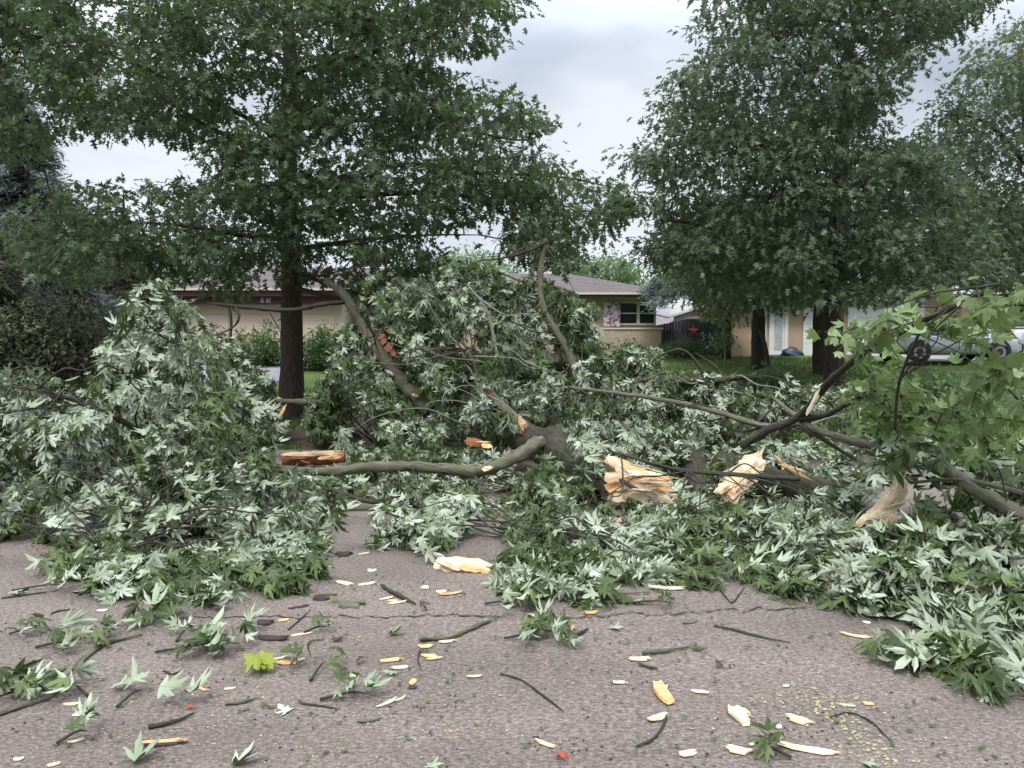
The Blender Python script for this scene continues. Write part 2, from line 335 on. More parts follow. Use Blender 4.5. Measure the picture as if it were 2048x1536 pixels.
M['rim'] = simple('alloy_rim', (0.35, 0.35, 0.36), 0.35, 0.05, 5, 0, metal=0.8)
M['lamp_red'] = simple('red_lens', (0.45, 0.03, 0.02), 0.15, 0.1, 5, 0)
M['lamp_clear'] = simple('clear_lens', (0.6, 0.6, 0.6), 0.1, 0.1, 5, 0)
M['tarp'] = simple('dark_blue_tarp', (0.02, 0.03, 0.06), 0.4, 0.4, 5, 0.5)
# poster: soft violet print on pale cloth
m, t, b, o = mat('poster_print'); M['poster'] = m
n1 = tex(t, 'ShaderNodeTexNoise', 5.0, 'Object', (1.3, 1, 1), Detail=2.5, Distortion=1.2)
r = ramp(t, [(0.0, (0.10, 0.055, 0.085)), (0.44, (0.19, 0.11, 0.15)), (0.5, (0.52, 0.42, 0.48)), (0.6, (0.66, 0.58, 0.66))], n1.outputs['Fac'])
t.links.new(r.outputs[0], b.inputs['Base Color']); b.inputs['Roughness'].default_value = 0.7

# ------------------------------------------------------------------ leaf templates (base at origin, tip +Y, upper face +Z)
def polar(half, tail=True):
    L = [(-math.sin(math.radians(a)) * r, math.cos(math.radians(a)) * r) for a, r in half[::-1]]
    R = [(math.sin(math.radians(a)) * r, math.cos(math.radians(a)) * r) for a, r in half[1:]]
    return L + R                                                 # from left base round the tip to right base
SILVER_HI = [(0, 1), (6, .80), (11, .76), (14, .58), (22, .31), (30, .55), (36, .60), (42, .88), (48, .64), (54, .56), (63, .26), (76, .40), (88, .54), (101, .33), (128, .17)]
SILVER_LO = [(0, 1), (11, .68), (22, .32), (33, .58), (42, .87), (52, .56), (63, .27), (88, .52), (118, .2)]
NORWAY = [(0, 1), (7, .80), (13, .82), (18, .64), (25, .56), (32, .74), (41, 1.0), (49, .78), (56, .72), (64, .56), (74, .62), (86, .72), (104, .46), (130, .36)]
def palmate(half, droop, fold, wob, seed, petiole=0.0, stem_r=0.012):
    r_ = np.random.default_rng(seed); o = np.array(polar(half)); n = len(o)
    o = o * (1 + r_.normal(0, 0.035, (n, 1)))
    V = np.zeros((n + 1, 3)); V[1:, :2] = o; V[0, :2] = (0, 0.0)
    d = np.hypot(V[:, 0], V[:, 1])
    V[:, 2] = -droop * d ** 2 + fold * np.abs(V[:, 0]) + wob * np.sin(V[:, 0] * 5 + seed) * d + r_.normal(0, 0.02, n + 1)
    V[0, 2] = 0
    F = [[0, i + 1, i] for i in range(1, n)] + [[0, 1, n]]
    F = np.array(F); mi = np.zeros(len(F), int)
    if petiole > 0:
        k = len(V); rr = stem_r
        q = [(-rr, 0, 0), (rr, 0, 0), (0, 0, rr * 1.6), (-rr, -petiole, petiole * .22), (rr, -petiole, petiole * .22), (0, -petiole, petiole * .22 + rr * 1.6)]
        V = np.vstack([V, q]); PF = np.array([[0, 1, 4], [0, 4, 3], [1, 2, 5], [1, 5, 4], [2, 0, 3], [2, 3, 5]]) + k
        F = np.vstack([F, PF]); mi = np.concatenate([mi, np.ones(6, int)])
    return V, F, mi
OAK_HI = [(0, 1.0), (.07, .84), (.23, .9), (.07, .68), (.40, .66), (.08, .46), (.34, .28), (.06, .2), (0, 0)]
OAK_LO = [(0, 1.0), (.07, .72), (.38, .68), (.07, .45), (.32, .24), (0, 0)]
def pinnate(half, seed, droop=.25, fold=.3):
    r_ = np.random.default_rng(seed); L = [(-x, y) for x, y in half[1:-1]][::-1]; o = np.array(half + L)
    o = o + r_.normal(0, .012, o.shape); n = len(o); V = np.zeros((n + 1, 3)); V[1:, :2] = o; V[0, :2] = (0, .5)
    V[:, 2] = -droop * V[:, 1] ** 2 + fold * np.abs(V[:, 0]) + r_.normal(0, .015, n + 1)
    F = np.array([[0, (i + 1) % n + 1, i + 1] for i in range(n)])
    return V, F, np.zeros(n, int)
def blade(kind, seed):
    r_ = np.random.default_rng(seed)
    if kind == 'needle':   # a short spruce spray
        V, F = [], []
        for k in range(4):
            a = r_.uniform(-.9, .9); b = r_.uniform(-.5, .5); y0 = k * .22; L = r_.uniform(.35, .6); w_ = .055
            d = np.array([math.sin(a), math.cos(a), b]); d /= np.linalg.norm(d); s = np.cross(d, [0, .2, 1]); s /= np.linalg.norm(s)
            p = np.array([0, y0, 0]); i = len(V); V += [p - s * w_, p + s * w_, p + d * L]; F.append([i, i + 1, i + 2])
        return np.array(V), np.array(F), np.zeros(len(F), int)
    V = np.array([[0, 0, 0], [.28, .35, .05], [.2, .75, 0], [0, 1, -.12], [-.2, .75, 0], [-.28, .35, .05], [0, .5, -.04]])
    F = np.array([[6, 0, 1], [6, 1, 2], [6, 2, 3], [6, 3, 4], [6, 4, 5], [6, 5, 0]]); V[:, 2] += r_.normal(0, .03, 7)
    return V, F, np.zeros(6, int)
TEMP = {
 'silver_hi': [palmate(SILVER_HI, *a, petiole=.42, stem_r=.010) for a in ((.35, -.35, .08, 1), (.75, .55, .10, 2), (.25, .70, .08, 3), (.95, -.25, .12, 4), (.55, .9, .08, 5), (.15, .25, .18, 6), (.8, -.7, .1, 7))],
 'silver_lo': [palmate(SILVER_LO, *a, petiole=.4, stem_r=.012) for a in ((.4, -.4, .08, 1), (.75, .6, .08, 2), (.9, -.2, .1, 3), (.3, .8, .06, 4))],
 'norway': [palmate(NORWAY, *a, petiole=.8) for a in ((.3, .25, .08, 1), (.55, -.3, .10, 2), (.2, .5, .08, 3), (.7, .15, .12, 4))],
 'oak_hi': [pinnate(OAK_HI, s, d, f) for s, d, f in ((1, .25, .3), (2, .4, .1), (3, .1, .4), (4, .5, .2))],
 'oak_lo': [pinnate(OAK_LO, s, d, f) for s, d, f in ((1, .25, .3), (2, .4, .1), (3, .1, .4))],
 'oval': [blade('oval', s) for s in range(3)],
 'needle': [blade('needle', s) for s in range(5)],
}
TMESH = {}
def tmesh(kind, v, mats):
    key = (kind, v, mats[0].name)
    if key not in TMESH:
        V, F, mi = TEMP[kind][v]; TMESH[key] = np_mesh('leaf', V, F, mats, mi=mi)
    return TMESH[key]
def frames(axis, normal):
    y = axis / (np.linalg.norm(axis, axis=1)[:, None] + 1e-9)
    z = normal - (normal * y).sum(1)[:, None] * y; z /= np.linalg.norm(z, axis=1)[:, None] + 1e-9
    x = np.cross(y, z); return np.stack([x, y, z], -1)          # columns
def foliage(parent, pos, R, s, kind, mats, name='foliage', solo=0, solo_name='leaf', solo_rank=None, tint=None):
    """leaves: the `solo` largest in view become parts of their own, the rest one stuff part"""
    n = len(pos); K = len(TEMP[kind]); var = rng.integers(0, K, n)
    if tint is None: tint = rng.random(n)
    else: tint = np.clip(tint * .7 + rng.random(n) * .3, 0, .999)
    keep = np.ones(n, bool)
    if solo:
        u, v = proj(pos); rank = s / np.maximum(pos[:, 1], .5)
        rank[(u < 10) | (u > 2038) | (v < 10) | (v > 1526)] = -1
        if solo_rank is not None: rank = rank * solo_rank
        for i in np.argsort(-rank)[:solo]:
            if rank[i] <= 0: break
            keep[i] = False
            o = bpy.data.objects.new(solo_name, tmesh(kind, int(var[i]), mats)); COL.objects.link(o); o.parent = parent
            mt = np.eye(4); mt[:3, :3] = R[i] * s[i]; mt[:3, 3] = pos[i] - ORG[parent.name]; o.matrix_local = Matrix(mt.tolist())
    Vs, Fs, Ms, As = [], [], [], []; off = 0
    for k in range(K):
        idx = np.where(keep & (var == k))[0]
        if not len(idx): continue
        bv, bf, bm = TEMP[kind][k]
        V = np.einsum('nij,vj->nvi', R[idx] * s[idx][:, None, None], bv) + pos[idx][:, None]
        F = bf[None] + (np.arange(len(idx)) * len(bv))[:, None, None] + off
        Vs.append(V.reshape(-1, 3)); Fs.append(F.reshape(-1, 3)); Ms.append(np.tile(bm, len(idx))); As.append(np.repeat(tint[idx], len(bv))); off += len(idx) * len(bv)
    return put(name, np.concatenate(Vs), np.concatenate(Fs), mats, parent, 'stuff', mi=np.concatenate(Ms), var=np.concatenate(As))

def inpoly(px, py, poly):
    p = np.asarray(poly, float); x, y = np.asarray(px), np.asarray(py); c = np.zeros(x.shape, bool); j = len(p) - 1
    for i in range(len(p)):
        cond = ((p[i, 1] > y) != (p[j, 1] > y)) & (x < (p[j, 0] - p[i, 0]) * (y - p[i, 1]) / (p[j, 1] - p[i, 1] + 1e-9) + p[i, 0]); c ^= cond; j = i
    return c
def sample_poly(poly, n):
    p = np.asarray(poly, float); lo, hi = p.min(0), p.max(0); o = []
    while len(o) < n:
        q = rng.uniform(lo, hi, (n * 2, 2)); o += list(q[inpoly(q[:, 0], q[:, 1], p)])
    return np.array(o[:n])

def grow(seeds, pts, step=0.35, plw=0.25, r_tip=0.004, expo=0.42, sag=0.06, wob=0.12):
    """joins every foliage point to the nearest branch: returns frustum edges and the twig direction at each point"""
    nodes, par, pl, sd_ = [], [], [], []
    for line in seeds:
        c = catmull(line[0], 6); base = len(nodes); acc = line[2] if len(line) > 2 else 0.0
        for i, q in enumerate(c):
            if i: acc += np.linalg.norm(c[i] - c[i - 1])
            nodes.append(q); par.append(-1); pl.append(acc * 0.5)
    ns = len(nodes); cap = ns + len(pts) * 16
    A = np.zeros((cap, 3)); A[:ns] = nodes; PL = np.zeros(cap); PL[:ns] = pl; PA = np.full(cap, -1); m = ns
    d0 = np.array([np.min(np.linalg.norm(A[:ns] - p, axis=1)) for p in pts]); order = np.argsort(d0)
    dirs = np.zeros((len(pts), 3)); tip = np.zeros(len(pts), int)
    for i in order:
        p = pts[i]; dv = A[:m] - p; d = np.sqrt((dv * dv).sum(1)); q = int(np.argmin(d + plw * PL[:m])); L = d[q]
        k = int(min(12, max(1, math.ceil(L / step)))); side = rng.normal(0, wob * min(L, 1.5) * .5, 3)
        prev = q
        for j in range(1, k + 1):
            t = j / k; x = A[q] * (1 - t) + p * t + side * math.sin(math.pi * t) - np.array([0, 0, sag * L * math.sin(math.pi * t)])
            A[m] = x; PA[m] = prev; PL[m] = PL[prev] + L / k; prev = m; m += 1
        v = A[prev] - A[PA[prev]]; dirs[i] = v / (np.linalg.norm(v) + 1e-9); tip[i] = prev
    cnt = np.zeros(m)
    cnt[tip] += 1
    for i in range(m - 1, ns - 1, -1):
        if PA[i] >= 0: cnt[PA[i]] += cnt[i]
    r = r_tip * np.maximum(cnt, 1) ** expo
    idx = np.arange(ns, m); pr = PA[idx]
    rp = np.where(pr >= ns, r[pr], r[idx] * 1.15)
    return A[pr], A[idx], rp, r[idx], dirs

def rnd(n, s=1.0): return rng.normal(0, s, (n, 3))
def oak_leaves(cent, dirs, per, rad, size, flat=0.6):
    n = len(cent) * per; c = np.repeat(cent, per, 0); d = np.repeat(dirs, per, 0)
    off = rnd(n, 1.0) * np.array([rad, rad, rad * flat]); pos = c + off
    axis = off / (np.linalg.norm(off, axis=1)[:, None] + 1e-9) * .8 + d * .5 + rnd(n, .45) + np.array([0, 0, -.35])
    nor = np.array([0, -.1, 1.0]) + rnd(n, .38) + np.repeat(rnd(len(cent), .3), per, 0)
    return pos, frames(axis, nor), size * rng.uniform(.7, 1.25, n)

# ------------------------------------------------------------------ the ground
xs = np.concatenate([[-400, -150, -60], np.linspace(-30, 30, 61), [60, 150, 400]])
ys = np.concatenate([[10.5, 10.8, 11], np.linspace(11.5, 30, 30), [40, 80, 200, 900]])
XX, YY = np.meshgrid(xs, ys); ZZ = terr(YY) + 0.02 * np.sin(XX * 1.3 + YY) + 0.015 * np.sin(XX * 3.1 - YY * 2.2)
ny, nx = XX.shape; I = (np.arange(ny - 1)[:, None] * nx + np.arange(nx - 1)[None]).reshape(-1)
GF = np.stack([I, I + 1, I + nx + 1, I + nx], 1)
put('lawn', np.stack([XX.ravel(), YY.ravel(), ZZ.ravel()], 1), GF, M['lawn'], kind='structure', org=np.zeros(3))
xs = np.linspace(-14, 14, 113); ys = np.linspace(-8, 10.25, 74); XX, YY = np.meshgrid(xs, ys)
ZZ = 0.004 * np.sin(XX * .9 + 1) * np.cos(YY * .7) * (YY > 2)
ZZ = np.minimum(ZZ, 0.0)
ny, nx = XX.shape; I = (np.arange(ny - 1)[:, None] * nx + np.arange(nx - 1)[None]).reshape(-1)
put('road', np.stack([XX.ravel(), YY.ravel(), ZZ.ravel()], 1), np.stack([I, I + 1, I + nx + 1, I + nx], 1), M['asphalt'], kind='structure', org=np.zeros(3))
for sgn in (-1, 1):
    a, b_ = (-400, -14) if sgn < 0 else (14, 400)
    put('road', np.array([[a, -8, 0], [b_, -8, 0], [b_, 10.25, 0], [a, 10.25, 0]]), np.array([[0, 1, 2, 3]]), M['asphalt'], kind='structure', org=np.zeros(3))
put('ground', np.array([[-400, -400, -.3], [400, -400, -.3], [400, 900, -.3], [-400, 900, -.3]]), np.array([[0, 1, 2, 3]]), M['lawn'], kind='structure', org=np.zeros(3))
put('verge', np.array([[-400, -400, .05], [400, -400, .05], [400, -8.3, .05], [-400, -8.3, .05]]), np.array([[0, 1, 2, 3]]), M['lawn'], kind='structure', org=np.zeros(3))
for k in range(-6, 7):   # kerb in cast lengths with open joints
    o = box('kerb', k * 3.0 + .01, k * 3.0 + 2.99, 10.25, 10.5, -.2, .105, M['kerbc'], kind='structure', bev=.02)
# transverse and long cracks in the asphalt
def crack(px0, px1, pyf, wd, seed):
    r_ = np.random.default_rng(seed); n = 90; V = []
    y = 0
    for i in range(n):
        px = px0 + (px1 - px0) * i / (n - 1); y = y * .8 + r_.normal(0, 2.2); g = G(px, pyf(px) + y); ww = wd * r_.uniform(.25, 1.3)
        V += [[g[0], g[1] - ww, .004], [g[0], g[1] + ww, .004]]
    F = [[2 * i, 2 * i + 2, 2 * i + 3, 2 * i + 1] for i in range(n - 1)]
    put('road_crack', np.array(V), np.array(F), M['crack'], kind='structure', org=np.zeros(3))
crack(290, 1010, lambda x: 1240 - (x - 290) * .012, .007, 1)
crack(1080, 1760, lambda x: 1234 - (x - 1080) * .03, .007, 2)
crack(-60, 300, lambda x: 1262 - x * .05, .005, 3)
# driveways of both houses
def drive(name, x0a, x1a, x0b, x1b, y0, y1):
    yy = np.linspace(y0, y1, 24); V = []
    for y in yy:
        t = (y - y0) / (y1 - y0); z = float(terr(y)) + .045; a_, b_ = x0a + (x0b - x0a) * t, x1a + (x1b - x1a) * t
        V += [[a_ - .03, y, z - .2], [a_, y, z], [b_, y, z], [b_ + .03, y, z - .2]]
    F = [[4 * i + k, 4 * i + k + 1, 4 * i + k + 5, 4 * i + k + 4] for i in range(23) for k in range(3)]
    put(name, np.array(V), np.array(F), M['drive'], kind='structure', org=np.zeros(3), smooth=False)
drive('driveway', -10.5, -5.6, -12.3, -6.9, 10.51, 27.6)
drive('driveway', 24, 31, 13.6, 21, 10.51, 30.6)
g0 = G(640, 905, .14)  # soil patch, widened over the grass to paint in the shade there
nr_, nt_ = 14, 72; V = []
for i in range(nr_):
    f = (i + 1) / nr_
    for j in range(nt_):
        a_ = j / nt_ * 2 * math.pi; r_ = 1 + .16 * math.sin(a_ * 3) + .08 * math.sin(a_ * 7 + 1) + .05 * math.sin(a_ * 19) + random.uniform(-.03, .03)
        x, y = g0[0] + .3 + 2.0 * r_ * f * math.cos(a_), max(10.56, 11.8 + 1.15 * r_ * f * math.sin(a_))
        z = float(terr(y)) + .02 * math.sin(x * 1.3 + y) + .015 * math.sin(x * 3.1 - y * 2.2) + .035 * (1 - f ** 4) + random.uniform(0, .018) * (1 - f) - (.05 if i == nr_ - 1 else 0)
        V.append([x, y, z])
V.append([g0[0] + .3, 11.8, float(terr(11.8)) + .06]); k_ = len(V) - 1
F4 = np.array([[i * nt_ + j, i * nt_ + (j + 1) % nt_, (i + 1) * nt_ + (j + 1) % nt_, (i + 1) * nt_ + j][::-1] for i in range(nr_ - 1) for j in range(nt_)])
put('soil_and_shade', np.array(V), [F4, np.array([[k_, j, (j + 1) % nt_] for j in range(nt_)])], M['soil'], kind='structure', org=np.zeros(3))
# grass blades on the lawn
n = 60000; gx = rng.uniform(-9, 13, n); gy = 10.55 + rng.random(n) ** 1.3 * 18; gz = terr(gy) + .02 * np.sin(gx * 1.3 + gy) + .015 * np.sin(gx * 3.1 - gy * 2.2)
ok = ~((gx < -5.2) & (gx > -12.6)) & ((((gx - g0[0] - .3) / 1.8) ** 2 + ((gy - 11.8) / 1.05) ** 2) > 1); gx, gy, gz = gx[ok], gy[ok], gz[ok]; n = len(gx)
b0 = np.stack([gx, gy, gz], 1); a = rng.uniform(0, 6.28, n); dx = np.stack([np.cos(a), np.sin(a), 0 * a], 1) * .011
tp = b0 + rnd(n, .025) + np.stack([0 * a, 0 * a, rng.uniform(.05, .11, n)], 1)
V = np.stack([b0 - dx, b0 + dx, tp], 1).reshape(-1, 3)
tagged(put('grass', V, np.arange(3 * n).reshape(-1, 3), M['grass'], kind='stuff', org=np.zeros(3), var=np.repeat(rng.random(n), 3)), 'short green grass growing on the front lawns', 'grass')

# ------------------------------------------------------------------ houses
def bricks(parent, x0, x1, y, z0, z1, m_, depth=.02):
    """joined courses of single bricks standing proud of the mortar face (facing -Y)"""
    L = []; k = 0; z = z0
    while z < z1 - .05:
        x = x0 + (-.11 if k % 2 else 0)
        while x < x1:
            a, b_ = max(x, x0), min(x + .205, x1)
            if b_ - a > .03: L.append((a, b_, y - depth * rng.uniform(.8, 1.2), y + .02, z, z + .068))
            x += .218
        z += .08; k += 1
    return boxes('brick_course', L, m_, parent, 'stuff')
def hip_roof(parent, x0, x1, y0, y1, z, ridge_x0, ridge_x1, zr, m_):
    ym = (y0 + y1) / 2; V = np.array([[x0, y0, z], [x1, y0, z], [x1, y1, z], [x0, y1, z], [ridge_x0, ym, zr], [ridge_x1, ym, zr]])
    r = link('roof', np_mesh('roof', V - ORG[parent.name], [np.array([[0, 1, 5, 4], [2, 3, 4, 5], [0, 3, 2, 1]]), np.array([[1, 2, 5], [3, 0, 4]])], m_, smooth=False), parent)
    # shingle courses on the street-side slope and right hip, each course a lapped strip
    Vs, Fs = [], []; n = 22
    def q(a, b_, c, d):
        i = len(Vs); Vs.extend([a, b_, c, d]); Fs.append([i, i + 1, i + 2, i + 3])
    for (A, B, C, D) in ((V[0], V[1], V[5], V[4]), (V[1], V[2], V[5], V[5])):
        nn = np.cross(B - A, D - A); nn /= np.linalg.norm(nn)
        if nn[2] < 0: nn = -nn
        for i in range(n):
            t0, t1 = i / n, min(1, (i + 1.25) / n); L0, R0 = A + (D - A) * t0, B + (C - B) * t0; L1, R1 = A + (D - A) * t1, B + (C - B) * t1
            m2 = max(2, int(np.linalg.norm(R0 - L0) / .33))
            for j in range(m2):
                u0, u1 = j / m2, (j + .96) / m2; h = .028 + .008 * rng.random()
                q(L0 + (R0 - L0) * u0 + nn * h, L0 + (R0 - L0) * u1 + nn * h, L1 + (R1 - L1) * u1 + nn * .008, L1 + (R1 - L1) * u0 + nn * .008)
                q(L0 + (R0 - L0) * u0 + nn * .003, L0 + (R0 - L0) * u1 + nn * .003, L0 + (R0 - L0) * u1 + nn * h, L0 + (R0 - L0) * u0 + nn * h)
    put('shingle', np.array(Vs), np.array(Fs), m_, parent, 'stuff', smooth=False)
    return r
def window(parent, x0, x1, y, z0, z1, panes=1, frame=M['cream'], glass=M['glass']):
    """double-hung sashes with casing, meeting rail, glass and sill"""
    f = boxes('window', [(x0, x0 + .06, y - .05, y + .05, z0, z1), (x1 - .06, x1, y - .05, y + .05, z0, z1), (x0 + .06, x1 - .06, y - .048, y + .05, z1 - .06, z1), (x0 + .06, x1 - .06, y - .048, y + .05, z0, z0 + .06)], frame, parent)
    zm = (z0 + z1) / 2
    box('meeting_rail', x0 + .06, x1 - .06, y - .03, y + .03, zm - .02, zm + .02, M['white'], f)
    box('pane', x0 + .06, x1 - .06, y - .005, y + .01, zm + .02, z1 - .06, glass, f); box('pane', x0 + .06, x1 - .06, y + .005, y + .02, z0 + .06, zm - .02, glass, f)
    return f

H1 = thing('brick_house', 'low buff brick ranch house with mauve hip roof and dark eaves behind the fallen tree', 'house', (-3, 31, 1.13))
GZ = 1.1
# main block: front wall at Y=29.6, garage wing at Y=28
box('wall', -6.4, 5.75, 29.62, 37.5, .9, 3.62, M['mortar'], H1)
box('garage_wall', -12.3, -6.4, 28.02, 37.0, .9, 3.62, M['cream'], H1)
bricks(H1, -6.4, 5.75, 29.62, GZ, 2.30, M['buff'])
bricks(H1, -6.4, 5.2, 29.62, 2.40, 3.6, M['buff'])
box('brick_plinth', 2.9, 5.92, 29.42, 29.60, .95, 2.22, M['mortar'], H1)
bricks(H1, 2.9, 5.92, 29.42, GZ, 2.20, M['buff'])
box('sill_band', 2.85, 5.98, 29.36, 29.60, 2.22, 2.29, M['cream'], H1)
window(H1, 4.25, 5.02, 29.55, 2.40, 3.32); window(H1, 5.02, 5.72, 29.55, 2.40, 3.32)
box('window_casing', 3.6, 5.75, 29.56, 29.61, 3.32, 3.50, M['cream'], H1)
window(H1, 3.62, 4.25, 29.55, 2.40, 3.32)
# bay next to the entry, far more of it hidden by leaves
window(H1, -5.9, -5.15, 29.55, 2.2, 3.4); window(H1, -4.9, -4.2, 29.55, 2.2, 3.4); window(H1, -1.6, -0.4, 29.55, 2.3, 3.4); window(H1, .3, 1.5, 29.55, 2.3, 3.4)
box('entry_door', -3.4, -2.5, 29.52, 29.6, 1.15, 3.2, M['maroon'], H1, bev=.01)
box('garage_door_frame', -12.1, -6.6, 27.97, 28.01, 1.1, 3.33, M['cream'], H1)
for k in range(4):
    for j in range(4):
        zz = 1.12 + k * .545; xx = -12.0 + j * 1.335
        box('garage_door_panel', xx, xx + 1.325, 27.925, 27.965, zz, zz + .535, M['peach'], H1, bev=.006)
box('fascia', -13.0, -6.0, 27.30, 27.42, 3.40, 3.66, M['maroon'], H1)
box('fascia_board', -12.9, -6.0, 27.52, 27.66, 3.10, 3.398, M['maroon'], H1)
box('gutter', -13.05, -5.95, 27.2, 27.3, 3.60, 3.68, M['cream'], H1)
box('fascia', -6.0, 6.35, 28.92, 29.04, 3.44, 3.62, M['soffit'], H1)
box('soffit', -5.98, 6.35, 29.04, 37.9, 3.52, 3.60, M['soffit'], H1); box('soffit', -12.98, -6.0, 27.42, 37.6, 3.56, 3.60, M['soffit'], H1)
box('gutter', -5.95, 6.4, 28.84, 28.92, 3.56, 3.64, M['cream'], H1)
hip_roof(H1, -6.3, 6.42, 28.9, 38.0, 3.625, -3, 2.4, 4.8, M['shingle'])
hip_roof(H1, -13.1, -5.9, 27.25, 37.9, 3.665, -10.9, -4, 4.95, M['shingle'])
# house number
def digit(ch, x, z, y, h, parent):
    w_ = h * .58; t_ = h * .15
    seg = {'a': (0, 1, 1, 1), 'g': (0, .5, 1, .5), 'd': (0, 0, 1, 0), 'f': (0, .5, 0, 1), 'b': (1, .5, 1, 1), 'e': (0, 0, 0, .5), 'c': (1, 0, 1, .5)}
    use = {'6': 'afgedc', '1': 'bc', '2': 'abged'}[ch]; L = []
    for k, s in enumerate(use):
        x0, z0, x1, z1 = seg[s]; e = k * .0004
        L.append((x + x0 * w_ - t_ / 2, x + x1 * w_ + t_ / 2, y - .02 - e, y, z + z0 * h - t_ / 2, z + z1 * h + t_ / 2))
    return boxes('house_number', L, M['letter'], parent)
for i, ch in enumerate('612'): digit(ch, -9.28 + (0, .115, .25)[i], 3.18, 27.515, .15, H1)
# red brick planter by the entry
PL_ = thing('brick_planter', 'low red brick planter against the house, seen through the broken limbs', 'planter', (-4.6, 28.6, 1.1))
for k in range(11):
    for j in range(9):
        x = -5.2 + j * .225 + (.11 if k % 2 else 0); z = 1.1 + k * .085
        box('brick', x, x + .21, 28.3, 28.4, z, z + .072, M['redbrick'], PL_)
box('planter_core', -5.18, -3.1, 28.33, 29.3, .95, 2.0, M['mortar'], PL_)

PO = box('wall_banner', 3.62, 4.27, 29.36, 29.375, 2.33, 3.28, M['poster'])
tagged(PO, 'pale violet banner with dark blotchy print hung over the left window of the brick house', 'banner')
me = PO.data

# fence with star
FE = thing('board_fence', 'dark stained board fence between the two houses', 'fence', (7.2, 31, 1.13))
for k in range(27):
    x = 5.95 + k * .118; top = 2.42 + min(.22, max(0, (x - 6.0)) * .2)
    box('board', x, x + .108, 30.9, 30.93, 1.15, top + .01 * math.sin(k * 3), M['navy'], FE)
box('rail', 5.95, 9.1, 30.94, 31.0, 1.4, 1.5, M['navy'], FE); box('rail', 5.95, 9.1, 30.94, 31.0, 2.1, 2.2, M['navy'], FE)
box('kickboard', 5.95, 9.1, 30.84, 30.90, 1.1, 1.2, M['soffit'], FE)
V = [[0, -.05, 0]]; 
for k in range(10):
    a = math.pi / 2 + k * math.pi / 5; r_ = .235 if k % 2 == 0 else .085; V.append([math.cos(a) * r_, 0, math.sin(a) * r_])
V.append([0, .0, 0])
F = [[0, i + 1, (i + 1) % 10 + 1] for i in range(10)] + [[11, (i + 1) % 10 + 1, i + 1] for i in range(10)]
sx_ = P(1387, 661, 30.88)
tagged(link('wall_star', np_mesh('wall_star', np.array(V), np.array(F), M['redstar'], smooth=False), loc=sx_), 'red five-pointed metal star on the dark board fence', 'star')

# house two
H2 = thing('tan_house', 'tan ranch house with white garage doors and frosted entry door at right', 'house', (14, 33, 1.13))
Y2 = 31.5
def X2(px, Y=Y2): return (px - CX) / FPX * Y
box('wall', X2(1451), X2(1602), Y2, Y2 + 8, .9, 3.55, M['tan'], H2)
box('garage_wall', X2(1602), X2(1905), Y2, Y2 + 8, .9, 3.7, M['tan'], H2)
box('wing_wall', X2(1905), X2(2230), Y2 - .6, Y2 + 8, .9, 3.6, M['tan'], H2)
# entry door
dx0, dx1 = X2(1543), X2(1567)
box('door_frame', dx0 - .14, dx0, Y2 - .08, Y2, 1.12, 3.35, M['white'], H2); box('door_frame', dx1, dx1 + .14, Y2 - .08, Y2, 1.12, 3.35, M['white'], H2)
dr = box('door', dx0, dx1, Y2 - .05, Y2 - .002, 1.18, 3.3, M['white'], H2, bev=.01); box('door_glass', dx0 + .09, dx1 - .09, Y2 - .07, Y2 - .052, 1.4, 3.15, M['frost'], dr)
box('side_trim', dx0 - .36, dx0 - .26, Y2 - .05, Y2, 1.12, 3.35, M['white'], H2)
box('door_step', dx0 - .4, dx1 + .3, Y2 - .8, Y2 - .1, 1.0, 1.19, M['concrete'], H2)
# wall lantern
ll = X2(1590)
la = boxes('wall_lantern', [(ll - .09, ll + .09, Y2 - .2, Y2 - .02, 2.85, 2.88), (ll - .11, ll + .11, Y2 - .22, Y2 - .0, 3.1, 3.15), (ll - .03, ll + .03, Y2 - .14, Y2 - .08, 3.15, 3.25)], M['black'], H2)
box('lantern_glass', ll - .07, ll + .07, Y2 - .18, Y2 - .04, 2.88, 3.1, M['frost'], la)
# garage doors of flat white sections
def gdoor(px0, px1, cols):
    x0, x1 = X2(px0), X2(px1); w_ = (x1 - x0) / cols
    for k in range(4):
        for j in range(cols): box('garage_door_panel', x0 + j * w_ + .006, x0 + (j + 1) * w_ - .006, Y2 - .05, Y2 - .005, 1.15 + k * .54, 1.15 + k * .54 + .528, M['white'], H2, bev=.006)
gdoor(1604, 1672, 2); gdoor(1692, 1846, 4)
box('fascia', X2(1440), X2(1835), Y2 - .7, Y2 - .6, 3.45, 3.62, M['white'], H2); box('gutter', X2(1835), X2(1900), Y2 - .8, Y2 - .62, 3.72, 3.98, M['white'], H2)
hip_roof(H2, X2(1435), X2(1915), Y2 - .75, Y2 + 8.8, 3.625, X2(1500), X2(1860), 5.1, M['shingle2'])
hip_roof(H2, X2(1925, 30.5), X2(2260), Y2 - 1.4, Y2 + 8.9, 3.75, X2(1955), X2(2200), 5.0, M['shingle2'])
box('gutter', X2(1925, 30.2), X2(2260), Y2 - 1.5, Y2 - 1.41, 3.66, 3.8, M['white'], H2)
window(H2, X2(2035, 30.9), X2(2110, 30.9), Y2 - .66, 1.9, 3.3, frame=M['soffit'])
